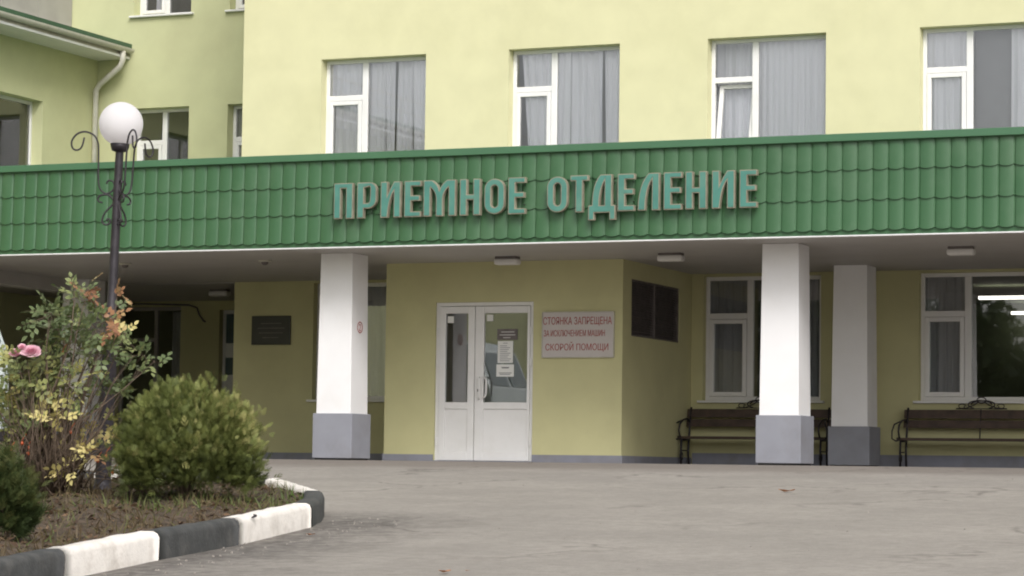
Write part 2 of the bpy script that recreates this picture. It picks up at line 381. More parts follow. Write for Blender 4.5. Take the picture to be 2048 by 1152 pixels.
# ------------------------------------------------------------------ ground
def gz(y):                                   # level forecourt by the porch, then a ramp falling 5 % towards the street
    d = 30.0-y
    return -.05*.5*(d+math.sqrt(d*d+.25))+.006 if y > 0 else -1.5+.006
def ground():
    ys = [-120, -60, -20, 0]+[i*.5 for i in range(2, 52)]+[26+i*.2 for i in range(0, 61)]+[45, 70, 120]
    xs = [-120, -60, -40]+[-30+i for i in range(0, 41)]+[20, 60, 120]
    vs = [(x, y, gz(y)) for y in ys for x in xs]; n = len(xs)
    fs = [(j*n+i, j*n+i+1, (j+1)*n+i+1, (j+1)*n+i) for j in range(len(ys)-1) for i in range(n-1)]
    o = rawmesh('asphalt_driveway', vs, fs, M['asphalt'], None, True, 'structure'); return o
ground()

# ------------------------------------------------------------------ main hospital building
YF = 34.85; YR = 38.70; XC = -19.25; YP = 32.13; XE = 6.0; TOP = 10.9
hb = empty('hospital_building', (-12, 34.85, 0), 'cream rendered hospital building with white windows above the green entrance canopy', 'building')
T = main_T(YF)
up = [(-17.93+3.022*k, -16.22+3.022*k, 4.22, 5.95) for k in range(7)]
lo = [(-17.99, -16.28, .9, 2.62), (-11.92, -10.23, .9, 2.62), (-8.87, -7.16, .9, 2.62), (-5.84, -4.13, .9, 2.62)]
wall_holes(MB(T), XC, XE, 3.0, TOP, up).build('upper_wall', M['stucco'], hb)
mb = wall_holes(MB(T), XC-.07, XE, 0, 3.0, lo)
mb.quad((XC-.07, 0, 0), (XC-.07, 0, 3.0), (XC-.07, 3.85, 3.0), (XC-.07, 3.85, 0))
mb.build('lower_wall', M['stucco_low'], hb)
MB().add([(XC,YF,3.0),(XC,YF,TOP),(XC,YR,TOP),(XC,YR,3.0)], [(0,1,2,3)]).build('side_wall', M['stucco_shaded'], hb)
MB().box(XC-.1, XE, YF, YF+12, TOP, TOP+.3).build('roof', M['roof'], hb)
# skirting bands
MB().box(-12.06, XE, YF-.02, YF-.002, 0, .17).build('skirting', M['skirt'], hb)
MB().box(XC-.07, -15.5, YF-.02, YF-.002, 0, .115).build('skirting', M['skirt'], hb)
# upper windows: curtains and blinds differ from window to window
for k, (a, b, c, d) in enumerate(up):
    mu = a+.645; tr = 5.38
    if k == 0: cs = [(a+.02, mu, 5, 'curtain', 0), (mu+.02, mu+.30, 3, 'curtain', -.05), (mu+.28, mu+.455, 2, 'curtain', .06), (mu+.475, mu+.73, 3, 'curtain', -.03), (mu+.735, b, 3, 'curtain', .05)]
    elif k == 1: cs = [(a+.1, mu-.03, 4, 'curtain', .16), (mu+.21, mu+.66, 4, 'curtain', .02), (mu+.655, mu+.72, 1, 'curtain', .05), (mu+.725, b-.01, 4, 'curtain', .04), (mu-.02, mu+.23, 1.5, 'curtain', -.10)]
    elif k == 2: cs = [(a+.01, mu, 5, 'curtain', 0), (mu, b, 12, 'curtain', 0)]
    elif k == 3: cs = [(a+.02, mu, 4, 'curtain', 0), (b-.52, b, 5, 'curtain', 0)]
    else: cs = [(a+.02, mu, 4, 'curtain', 0), (mu+.1, b, 9, 'curtain', 0)]
    window(hb, T, a, b, c, d, mu, tr, cs, tilt=(6 if k == 2 else 0), boards=([(mu+.03, mu+.56)] if k == 3 else []))
for k, (a, b, c, d) in enumerate(lo):
    mu = a+.645; tr = 2.07
    cs = [(a+.02, mu+.02, 4, 'curtain_grey', 0)]
    if k == 0: cs = [(a+.02, b, 8, 'curtain_grey', 0)]
    if k == 1: cs += [(mu+.75, b, 3, 'curtain_grey', 0)]
    window(hb, T, a, b, c, d, mu, tr, cs, d=.12, sill=True)
# rooms behind the windows (inward-facing boxes)
def room(x0, x1, y0, y1, z0, z1, m):
    mb = MB(); mb.box(x0, x1, y0, y1, z0, z1)
    mb.f = [f[::-1] for f in mb.f if f != (0,1,5,4)]      # open towards the windows
    return mb.build('room', m, hb)
for k in range(7): room(-18.6+3.022*k, -15.62+3.022*k, YF+.24, YF+3.2, 3.7, 6.5, M['room_light'])
room(-18.6, -12.3, YF+.24, YF+5, 0, 2.95, M['room_dark'])
room(-12.28, XE-.1, YF+.24, YF+11.6, 0, 2.95, M['room_dark'])
for (x, y) in ((-9.25, 42.0), (-9.6, 46.0), (-6.4, 42.0), (-6.4, 46.0)):
    MB().box(x-.45, x+.45, y-.055, y+.055, 2.73, 2.78).build('ceiling_light', M['lightpanel'], hb)

# porch block with the entrance door
mb = wall_holes(MB(main_T(YP)), -15.49, -12.09, 0, 2.8, [(-14.755, -13.34, -.001, 2.118)], rev=.09)
mb.build('porch_wall', M['stucco_low'], hb)
mb = wall_holes(MB(side_T(-12.09)), YP, YF, 0, 2.8, [(32.46, 34.36, 1.67, 2.42)], rev=.10)
mb.add([(0, 0, 0)]*0, [])
mb.build('porch_wall', M['stucco_low'], hb)
MB().quad((-15.49, YF, 0), (-15.49, YP, 0), (-15.49, YP, 2.8), (-15.49, YF, 2.8)).build('porch_wall', M['stucco_low'], hb)
for q in ((-15.505, -14.76, YP-.018, YP-.002, 0, .095), (-13.335, -12.072, YP-.018, YP-.002, 0, .105), (-12.088, -12.072, YP-.002, YF-.02, 0, .105)): MB().box(*q).build('skirting', M['skirt'], hb)
mb = MB(side_T(-12.09)); mb.box(32.46, 34.36, .085, .095, 1.67, 2.42)
for i in range(22): z = 1.70+i*.0325; mb.add([(32.5,.03,z),(34.32,.03,z),(34.32,.075,z+.02),(32.5,.075,z+.02),(32.5,.032,z+.006),(34.32,.032,z+.006)], [(0,1,2,3),(0,4,5,1),(4,3,2,5)])
mb.box(32.46, 32.5, .02, .085, 1.67, 2.42); mb.box(34.32, 34.36, .02, .085, 1.67, 2.42); mb.box(33.39, 33.43, .018, .085, 1.67, 2.42)
mb.box(32.5, 34.32, .021, .085, 2.395, 2.42); mb.box(32.5, 34.32, .021, .085, 1.67, 1.695)
mb.build('vent_grille', M['grille'], hb)
# entrance double door
yd = YP+.03
mb = MB(); x0, x1, zt = -14.755, -13.34, 2.118
mb.box(x0, x0+.05, yd, yd+.06, .01, zt); mb.box(x1-.05, x1, yd, yd+.06, .01, zt); mb.box(x0+.05, x1-.05, yd, yd+.06, zt-.05, zt)
dfr = mb.build('entrance_door', M['upvc'], hb, bevel=.005)
def leaf(a, b, ga, gb):
    mb = MB(); y = yd-.012
    zb, zp, zg0, zg1, ztop = .02, .70, .79, 1.97, 2.062
    mb.box(a, ga, y, y+.06, zb, ztop); mb.box(gb, b, y, y+.06, zb, ztop)
    mb.box(ga, gb, y, y+.06, zg1, ztop); mb.box(ga, gb, y, y+.06, zp, zg0); mb.box(ga, gb, y, y+.06, zb, .13)
    mb.box(ga, gb, y+.018, y+.05, .13, zp)                 # sunk lower panel
    o = mb.build('door_leaf', M['upvc'], dfr, bevel=.006)
    MB().box(ga, gb, y+.02, y+.03, zg0, zg1).build('pane', M['glass'], dfr)
    return o
leaf(-14.70, -14.19, -14.612, -14.285); leaf(-14.18, -13.395, -14.055, -13.432)
for z in (1.68, 1.27, .22):
    MB().tube([(-14.725, yd-.03, z), (-14.725, yd-.03, z+.10)], .012).build('hinge', M['upvc'], dfr)
    MB().tube([(-13.37, yd-.03, z), (-13.37, yd-.03, z+.10)], .012).build('hinge', M['upvc'], dfr)
MB().box(-14.15, -14.075, yd-.02, yd-.0125, .84, 1.12).build('lock_plate', M['upvc'], dfr, bevel=.004)
h = [(-14.11, yd-.02, .83), (-14.10, yd-.065, .84), (-14.085, yd-.075, .87), (-14.085, yd-.075, 1.08), (-14.10, yd-.065, 1.11), (-14.11, yd-.02, 1.12)]
MB().tube(h, .014).build('door_handle', M['upvc'], dfr, smooth=True)
MB().tube([(-14.045, yd-.03, .85), (-14.005, yd-.07, .86), (-13.985, yd-.075, .90), (-13.985, yd-.075, 1.07), (-14.005, yd-.07, 1.11), (-14.045, yd-.03, 1.12)], .012).build('door_handle', M['upvc'], dfr, smooth=True)
MB().box(-14.135, -14.118, yd-.022, yd-.0205, .93, .965).build('keyhole', M['black'], dfr)
mb = MB(); mb.box(-14.80, -13.30, YP-.14, YP+.02, .002, .018); mb.build('threshold', M['skirt'], hb)
# inside of the porch: dim lobby
mb = MB(); mb.box(-15.4, -12.2, YP+.12, YF-.05, 0, 2.6); mb.f = [f[::-1] for f in mb.f if f != (0,1,5,4)]; mb.build('lobby', M['room_dark'], hb)

# recessed back wall (left) with three storeys
T = main_T(YR)
rw = [(-23.52, -22.40, 4.22, 5.95), (-21.66, -20.54, 4.22, 5.95), (-23.52, -22.40, 7.54, 9.2), (-21.66, -20.54, 7.54, 9.2)]
wall_holes(MB(T), -24.9, XC, 3.0, TOP, rw).build('recessed_wall', M['stucco_shaded'], hb)
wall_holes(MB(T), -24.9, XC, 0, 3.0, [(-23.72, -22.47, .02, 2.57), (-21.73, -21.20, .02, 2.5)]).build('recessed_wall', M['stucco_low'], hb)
for k, (a, b, c, d) in enumerate(rw):
    cs = [(a+.25, a+.48, 3, 'curtain', 0)] if k == 2 else ([(a, b, 5, 'curtain_grey', 0)] if k == 1 else [])
    window(hb, T, a, b, c, d, a+.54, d-.57, cs, d=.2, sill=True)
for (x0, x1) in ((-24.6, -22.0), (-21.98, -19.4)):
    for z in (3.6, 6.9): room(x0, x1, YR+.24, YR+4, z, z+3.1, M['room_dark'])
room(-24.6, -19.4, YR+.24, YR+4, 0, 2.95, M['room_dark'])
mb = MB(T); a, b = -23.72, -22.47
for q in (a, -23.05, b-.06): mb.box(q, q+.06, .12, .18, .02, 2.57)
mb.box(a+.06, b-.06, .121, .18, 2.51, 2.57); mb.box(a+.06, -23.05, .121, .18, 1.98, 2.05); mb.box(a+.06, b-.06, .121, .18, .02, .3)
gd = mb.build('glazed_door', M['panelgrey'], hb, bevel=.005); MB(T).box(a+.06, b-.06, .15, .16, .3, 2.51).build('pane', M['glass'], gd)  # white frame built in grey: the dim passage is put into its colour
drape(MB(T), -22.85, -22.5, .1, 2.5, .4, 4, .03, 5).build('curtain', M['curtain_grey'], gd, smooth=True)
mb = MB(T); a, b = -21.73, -21.20
mb.box(a, a+.05, .12, .18, .02, 2.5); mb.box(b-.05, b, .12, .18, .02, 2.5); mb.box(a+.05, b-.05, .121, .18, 2.44, 2.5); mb.box(a+.05, b-.05, .121, .18, 1.71, 1.95); mb.box(a+.05, b-.05, .121, .18, .02, 1.42)
sdoor = mb.build('service_door', M['upvc'], hb, bevel=.005)
MB(T).box(a+.05, b-.05, .15, .16, 1.95, 2.44).build('pane', M['darkglass'], sdoor); MB(T).box(a+.05, b-.05, .15, .16, 1.42, 1.71).build('pane', M['darkglass'], sdoor)

# ------------------------------------------------------------------ side wing on the left (its eaves also show mirrored in an upper window)
XW = -24.2
wg = empty('hospital_wing', (XW, 25, 0), 'side wing at left with green eaves, white gutter and wide window', 'building')
T = side_T(XW)
ww = [(35.3-4.2*k, 37.02-4.2*k, 4.22, 5.88) for k in range(6)]
wall_holes(MB(T), 5, YR, 0, 6.85, ww).build('wall', M['stucco_shaded'], wg)
for k, (a, b, c, d) in enumerate(ww):
    window(wg, T, a, b, c, d, a+.62, 5.31, [(a, a+.6, 4, 'curtain_grey', 0)], d=.2)
mb = MB(); mb.box(XW-6, XW-.24, 5, YR, 3.7, 6.6); mb.f = [f[::-1] for f in mb.f if f != (1,2,6,5)]; mb.build('room', M['room_light'], wg)
MB().quad((XW, 5, 0), (XW, 5, 6.85), (XW-10, 5, 6.85), (XW-10, 5, 0)).build('wall', M['stucco_shaded'], wg)
XE_ = XW+.62
mb = MB(); mb.box(XW-.02, XE_, 4.6, YR-.004, 6.80, 6.84); mb.build('eaves_soffit', M['white'], wg)
mb = MB(); mb.add([(XE_+.04,4.5,7.055),(XE_+.04,YR-.004,7.055),(XW-.55,YR-.004,7.26),(XW-.55,4.5,7.26),(XE_+.04,4.5,6.97),(XE_+.04,YR-.004,6.97),(XW-.55,YR-.004,7.2),(XW-.55,4.5,7.2)],
                  [(0,1,2,3),(4,7,6,5),(0,4,5,1),(1,5,6,2),(3,2,6,7),(0,3,7,4)]); mb.build('roof_edge', M['roof'], wg)
mb = MB(); n = 9; pts = [(XE_+.03+.07*math.cos(math.pi+math.pi*i/(n-1)), 6.965+.075*math.sin(math.pi+math.pi*i/(n-1))) for i in range(n)]
vs = [(x, y, z) for y in (4.5, YR-.01) for x, z in pts]; mb.add(vs, [(i, i+1, n+i+1, n+i) for i in range(n-1)])
mb.box(XE_-.045, XE_-.035, 4.5, YR-.01, 6.82, 6.97); mb.build('gutter', M['zinc'], wg)
pp = [(XE_+.03, 38.42, 6.90), (XE_+.03, 38.42, 6.74), (XE_-.02, 38.43, 6.64), (XW+.16, 38.5, 6.36), (XW+.09, 38.5, 6.26), (XW+.09, 38.5, 3.4)]
MB().tube(pp, .05, 10).build('downpipe', M['zinc'], wg, smooth=True)
# flashing and set-back grey panels above the roof edge
mb = MB(); mb.box(XW-.56, XW-.50, 4.6, YR-.004, 7.16, 7.40); mb.build('flashing', M['white'], wg)
mb = MB()
for i in range(11):
    for j in range(4):
        y0 = YR-.01-1.05*(i+1); mb.box(XW-.62, XW-.54, y0, y0+1.035, 7.405+.62*j, 7.405+.62*j+.605)
mb.build('cladding', M['panelgrey'], wg)
MB().box(XW-9, XW-.63, YR-11.6, YR-.01, 7.1, 9.85).build('upper_storey', M['panelgrey'], wg)
mb2 = MB()
for i in range(17): mb2.tube([(XE_-.1, 5+i*1.4, 7.04), (XE_-.1, 5+i*1.4, 7.62)], .014, 6)
mb2.tube([(XE_-.1, 4.8, 7.62), (XE_-.1, 27.6, 7.62)], .016, 6); mb2.tube([(XE_-.1, 4.8, 7.34), (XE_-.1, 27.6, 7.34)], .012, 6)
mb2.build('roof_rail', M['zinc'], wg)

# ------------------------------------------------------------------ entrance canopy
YC = 29.635; XL, XR = XW+.01, 4.0
cn = empty('entrance_canopy', (-12, YC, 0), 'long flat entrance canopy faced with green metal tiles on white square columns', 'canopy')
def fascia():
    P = .183; n = int((XR-XL)/P); ns = 12
    zr = [2.71, 3.06, 3.41, 3.755]           # lowest point of every scalloped lip
    vs, fs = [], []
    def prof(t): return -.015*(1-(2*t-1)**2) + (.009 if t < .01 else 0)
    def lip(t): return .024*(abs(2*t-1)**2.0)
    for r in range(len(zr)):
        base = len(vs); zt = zr[r+1] if r+1 < len(zr) else 3.83
        cols = []
        for i in range(n*ns+1):
            t = (i % ns)/ns; x = XL+i*P/ns; y = YC+prof(t)
            zl = zr[r]+lip(t); zu = (zt+lip(t)+.004) if r+1 < len(zr) else 3.83
            vs += [(x, y+.004, zl), (x, y-.017, zl), (x, y+.002, zu)]
        m_ = n*ns
        for i in range(m_):
            a = base+3*i; b = a+3
            fs += [(a, b, b+1, a+1), (a+1, b+1, b+2, a+2)]
    o = rawmesh('tile_fascia', vs, fs, M['tile'], cn, False)
    return o
fascia()
MB().box(XL, XR, YC+.006, YC+.03, 2.665, 3.80).build('fascia_backing', M['tile'], cn)
mb = MB(); mb.box(XL, XR, YC-.062, YC+.16, 3.752, 3.84); mb.build('cap_flashing', M['cap'], cn, bevel=.006)
mb = MB(); mb.box(XL, XR, YC-.028, YC+.05, 2.645, 2.661); mb.build('drip_edge', M['white'], cn, bevel=.004)
# soffit boards, seams run along the front
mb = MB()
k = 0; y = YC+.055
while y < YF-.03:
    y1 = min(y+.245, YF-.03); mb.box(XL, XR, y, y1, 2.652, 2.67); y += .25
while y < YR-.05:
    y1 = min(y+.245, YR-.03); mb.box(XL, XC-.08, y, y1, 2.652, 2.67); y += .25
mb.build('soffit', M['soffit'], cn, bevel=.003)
mb = MB(); mb.box(XL, XR, YC+.17, YF-.005, 3.70, 3.76); mb.box(XL, XC-.01, YF-.005, YR-.005, 3.70, 3.76); mb.build('roof_deck', M['roof'], cn)
MB().box(-21.78, -21.48, 30.6, 33.9, 2.46, 2.651).build('beam', M['soffit'], cn)
def column(x, y, rear=False, w=.49):
    mb = MB(); h0 = .53 if rear else .595; f = .018
    # shaft clad in sheets, a whisker wider at its foot
    z = [h0, 1.86, 1.866, 2.648]; e = [0, .012, .012, .02]
    vs = []
    for zz, q in zip(z, e):
        vs += [(x+q, y+q, zz), (x+w-q, y+q, zz), (x+w-q, y+w-q, zz), (x+q, y+w-q, zz)]
    fs = [(4*i+j, 4*i+(j+1) % 4, 4*i+4+(j+1) % 4, 4*i+4+j) for i in range(3) for j in range(4)]
    mb.add(vs, fs)
    c = mb.build('column', M['white'], cn, bevel=.004)
    MB().box(x-.035, x+w+.035, y-.03, y+w+.03, .022, h0).build('plinth', M['plinth'], c, bevel=.008)
    MB().box(x-.01, x+w+.01, y-.005, y+w+.005, 0, .0215).build('shadow_gap', M['rubber'], c)  # near-black strip put in as the shadow line under the plinth
    return c
c1 = column(-15.60, 30.35); column(-9.665, 30.35); column(-3.73, 30.35); column(-21.54, 30.35)
column(-9.745, 33.7, True); column(-21.62, 33.7, True); column(-3.8, 33.7, True)
# hand-painted red number in a ring on the right face of a column
ring = [(.075*math.cos(6.2832*i/28), .075*math.sin(6.2832*i/28)) for i in range(28)]; ring2 = [(x*.84, y*.84) for x, y in ring][::-1]
v, f = curve_mesh([ring, ring2], .0015)
tv, tf = text_fit('2', -.022, .022, -.045, .045, 0, .0015)
xf = -15.60+.49-.009
V_ = [(xf+.004+p[2], 30.59+p[0], 1.705+p[1]) for p in v]; F_ = list(f)
o_ = len(V_); V_ += [(xf+.004-p[1], 30.59+p[0], 1.705+p[2]) for p in tv]; F_ += [tuple(i+o_ for i in q) for q in tf]
rawmesh('number_mark', V_, F_, M['red'], c1)

# ------------------------------------------------------------------ raised letters on the fascia
LX = [-14.971,-14.71,-14.649,-14.383,-14.323,-14.051,-13.999,-13.774,-13.737,-13.306,-13.247,-12.975,-12.917,-12.654,-12.603,-12.379,
      -12.091,-11.828,-11.79,-11.563,-11.555,-11.212,-11.181,-10.967,-10.924,-10.654,-10.598,-10.372,-10.326,-10.064,-9.995,-9.717,-9.655,-9.442]
TXT = 'ПРИЕМНОЕОТДЕЛЕНИЕ'
def arc(cx, cy, rx, ry, a0, a1, n=7):
    return [(cx+rx*math.cos(R(a0+(a1-a0)*i/(n-1))), cy+ry*math.sin(R(a0+(a1-a0)*i/(n-1)))) for i in range(n)]
def bez(p0, p1, p2, n=7):
    return [tuple((1-t)**2*a+2*t*(1-t)*b+t*t*c for a, b, c in zip(p0, p1, p2)) for t in [i/(n-1) for i in range(n)]]
def glyph(ch, w, h=.445, s=.092, b=.066):
    if ch == 'П': return [[(0,0),(s,0),(s,h-b),(w-s,h-b),(w-s,0),(w,0),(w,h),(0,h)]]
    if ch == 'Н':
        c = h*.5; return [[(0,0),(s,0),(s,c-b/2),(w-s,c-b/2),(w-s,0),(w,0),(w,h),(w-s,h),(w-s,c+b/2),(s,c+b/2),(s,h),(0,h)]]
    if ch == 'Е':
        c = h*.52; return [[(0,0),(w,0),(w,b),(s,b),(s,c-b/2),(w-.015,c-b/2),(w-.015,c+b/2),(s,c+b/2),(s,h-b),(w,h-b),(w,h),(0,h)]]
    if ch == 'Т': return [[(w/2-s/2,0),(w/2+s/2,0),(w/2+s/2,h-b),(w,h-b),(w,h),(0,h),(0,h-b),(w/2-s/2,h-b)]]
    if ch == 'О':
        q = w/2; o_ = arc(w-q, q, q, q*.9, -90, 0)+arc(w-q, h-q, q, q*.9, 0, 90)+arc(q, h-q, q, q*.9, 90, 180)+arc(q, q, q, q*.9, 180, 270)
        i = q-s*.93; o_ = [(x, max(0, min(h, (y-h/2)*1.03+h/2))) for x, y in o_]
        return [o_, (arc(q, q, i, i, -90, 0)+arc(q, h-q, i, i, 0, 90)+arc(q, h-q, i, i, 90, 180)+arc(q, q, i, i, 180, 270))[::-1]]
    if ch == 'Р':
        y0 = .27*h; q = w*.45
        return [[(0,0),(s,0),(s,y0)]+arc(w-q, y0+q*.9, q, q*.9, -90, 0)+arc(w-q*.8, h-q*.8, q*.8, q*.8, 0, 90)+[(0,h)],
                [(s, h-b)]+arc(w-q*.8, h-q*.72, q*.8-s*.9, q*.62-b*.55, 90, 0, 5)+arc(w-q, y0+q*.95, q-s*.95, q*.95-b, 0, -90, 5)+[(s, y0+b)]]
    if ch == 'И':
        return [[(0,0),(s*1.02,0)]+bez((s*1.05,.02), (s*1.25,.55*h), (w-s,.74*h))+[(w-s,0),(w,0),(w,h),(w-s,h)]+bez((w-s*1.02,h*.985), (s*1.5,.85*h), (s,.62*h))+[(s,h),(0,h)]]
    if ch == 'М':
        c = w/2; k = s/2*.98
        return [[(0,0),(s,0),(s,.78*h)]+bez((s+.004,.80*h), (c-k,.66*h), (c-k,.45*h))+[(c-k,0),(c+k,0)]+bez((c+k,.45*h), (c+k,.66*h), (w-s-.004,.80*h))+[(w-s,.78*h),(w-s,0),(w,0),(w,h)]
                +[(w-s*1.2,h)]+bez((w-s*1.3,h*.99), (c+.01,.86*h), (c,.70*h))+bez((c-.002,.70*h), (c-.01,.86*h), (s*1.3,h*.99))+[(s*1.2,h),(0,h)]]
    if ch == 'Л':
        return [[(0,0),(s,0)]+bez((s+.002,.01), (s*1.05,.6*h), (w-s,.83*h))+[(w-s,0),(w,0),(w,h),(w*.52,h)]+bez((w*.5,h*.995), (w*.02,.72*h), (.0,.01))]
    if ch == 'Д':
        f, dz = s*.8, -.10; i = .045
        return [[(0,dz),(f,dz),(f,-.012),(w-f,-.012),(w-f,dz),(w,dz),(w,.075),(w-i,.075),(w-i,h),(w*.45,h)]+bez((w*.43,h*.99), (i,.75*h), (i,.08))+[(0,.075)],
                [(w-i-s,.075),(i+s,.075)]+bez((i+s,.08), (i+s*1.02,.6*h), (w-i-s,h*.84))]
sg = empty('entrance_sign', (-12.2, YC-.1, 3.0), 'raised teal letters ПРИЕМНОЕ ОТДЕЛЕНИЕ with beige rims on the green canopy front', 'sign')
for i, ch in enumerate(TXT):
    a, b_ = LX[2*i], LX[2*i+1]; pol = glyph(ch, b_-a)
    z0 = 3.003
    v, f = curve_mesh(pol, .03); body = rawmesh('letter', [(a+p[0], 29.535-p[2], z0+p[1]) for p in v], [q for q in f], M['letter'], sg)
    v, f = curve_mesh(pol, .004, -.011)
    rawmesh('face', [(a+p[0], 29.503-p[2], z0+p[1]) for p in v], f, M['letter_face'], body)
    mb = MB(); w_ = b_-a
    for px in ((.045, w_-.045) if ch not in 'Т' else (w_/2,)):
        for pz in (.12, .36): mb.tube([(a+px, 29.56, z0+pz), (a+px, 29.625, z0+pz)], .006, 5)
    mb.build('fixing', M['iron'], body)

# ------------------------------------------------------------------ boards and notices
nb = empty('notice_board', (-12.7, YP, 1.38), 'white no-parking board with red hand-painted lines beside the entrance door', 'sign')
mb = MB(); mb.box(-13.195, -12.205, YP-.035, YP-.006, 1.382, 1.965); mb.build('board', M['board'], nb, bevel=.004)
mb = MB(); mb.box(-13.20, -12.20, YP-.04, YP-.004, 1.372, 1.381); mb.box(-13.20, -12.20, YP-.04, YP-.004, 1.966, 1.974); mb.box(-12.204, -12.196, YP-.04, YP-.004, 1.381, 1.966); mb.box(-13.204, -13.196, YP-.04, YP-.004, 1.381, 1.966)
mb.build('frame', M['zinc'], nb)
for s, a, b_, z0, z1 in (('СТОЯНКА ЗАПРЕЩЕНА', -13.185, -12.225, 1.785, 1.905), ('ЗА ИСКЛЮЧЕНИЕМ МАШИН', -13.175, -12.32, 1.65, 1.735), ('СКОРОЙ ПОМОЩИ', -13.15, -12.27, 1.45, 1.58)):
    v, f = text_fit(s, a, b_, z0, z1, YP-.037, .0015); rawmesh('lettering', v, f, M['red'], nb)
pq = empty('wall_plaque', (-18.68, YF, 1.7), 'dark rectangular memorial plaque on the shaded wall left of the columns', 'plaque')
MB().box(-19.005, -18.355, YF-.03, YF-.004, 1.71, 2.14).build('plate', M['black'], pq, bevel=.004)
mb = MB()
for i, (a, b_) in enumerate(((-18.85, -18.5), (-18.9, -18.45), (-18.88, -18.48), (-18.82, -18.55))): mb.box(a, b_, YF-.032, YF-.0302, 2.02-i*.07, 2.034-i*.07)
mb.build('inscription', M['grille'], pq)
yn = yd-.0125+.019
def notice(name, label, a, b_, z0, z1, m, lines, lm, y=yn):
    o = empty(name, ((a+b_)/2, y, z0), label, 'notice')
    MB().box(a, b_, y-.004, y-.0012, z0, z1).build('sheet', m, o)
    if lines:
        mb = MB()
        for (p, q, z) in lines: mb.box(a+(b_-a)*p, a+(b_-a)*q, y-.0055, y-.0042, z0+(z1-z0)*z-.004, z0+(z1-z0)*z+.004)
        mb.build('print', lm, o)
notice('door_notice', 'small dark sign with pale lines on the right glass of the door', -13.87, -13.58, 1.615, 1.76, M['grille'], [(.2, .85, .72), (.12, .9, .45), (.3, .66, .2)], M['lampwhite'])
notice('paper_notice', 'tall white sheet of print below the dark sign on the door glass', -13.86, -13.64, 1.31, 1.60, M['paper'], [(.35, .65, .9)]+[(.15, .6+.3*((i*37) % 10)/10, .78-i*.085) for i in range(9)], M['board_grey'])
notice('paper_notice', 'small wide white notice with a bold heading, lowest on the door glass', -13.875, -13.625, 1.13, 1.29, M['paper'], [(.28, .74, .76), (.32, .7, .7), (.15, .88, .3), (.2, .8, .18)], M['ink'])
notice('sticker', 'square white sticker in the top corner of the narrow door pane', -14.59, -14.50, 1.845, 1.935, M['paper'], None, None)
notice('sticker', 'square white sticker in the top corner of the wide door pane', -14.02, -13.93, 1.865, 1.95, M['paper'], None, None)
jb = MB(); jb.box(-9.52, -9.44, YF-.06, YF-.004, 1.27, 1.36); jb.box(-9.50, -9.46, YF-.064, YF-.06, 1.29, 1.34)
tag(jb.build('switch_box', M['grille'], bevel=.004), 'small grey switch box on the wall behind the rear column', 'switch')

# ------------------------------------------------------------------ lamps under the canopy
def wide_lamp(label, x, y):
    o = empty('ceiling_lamp', (x, y, 2.652), label, 'lamp', 'lamps under the canopy')
    MB().box(x-.15, x+.15, y-.07, y+.07, 2.62, 2.651).build('base', M['grille'], o, bevel=.006)
    MB().box(x-.165, x+.165, y-.08, y+.08, 2.545, 2.622).build('diffuser', M['lampwhite'], o, bevel=.025)
    return o
wl = wide_lamp('white box lamp under the canopy above the entrance door', -13.415, 31.41)
copy_thing(wl, (-11.171, 31.39, 2.652), 'white box lamp under the canopy near the vent grille corner')
copy_thing(wl, (-7.456, 31.33, 2.652), 'white box lamp under the canopy, furthest right, above the right bench')
copy_thing(wl, (-20.333, 36.2, 2.652), 'dim white box lamp deep under the canopy in the left passage')
def dome(label, x, y):
    o = empty('ceiling_fitting', (x, y, 2.652), label, 'lamp', 'small round fittings under the canopy')
    MB().lathe([(.001, .0), (.09, 0), (.09, -.02), (.05, -.026)], (x, y, 2.651), 20).build('rim', M['zinc'], o, smooth=True)
    MB().lathe([(.052, -.024), (.045, -.05), (.025, -.065), (.001, -.07)], (x, y, 2.651), 20).build('bulb_cover', M['grille'], o, smooth=True)
    return o
dm = dome('small round fitting in the canopy ceiling left of the first white column', -16.831, 31.17)
copy_thing(dm, (-19.0, 31.18, 2.652), 'small round fitting in the canopy ceiling just right of the lamp post')
cb = [(-23.9, 38.66, 2.62), (-23.2, 38.66, 2.615), (-22.7, 38.665, 2.60), (-22.3, 38.665, 2.585), (-22.15, 38.67, 2.54), (-22.1, 38.67, 2.42), (-22.02, 38.67, 2.32), (-21.98, 38.67, 2.30)]
tag(MB().tube(cb, .015, 6).build('wall_cable', M['grille'], smooth=True), 'thick black cable sagging along the dark passage wall under the canopy', 'cable')

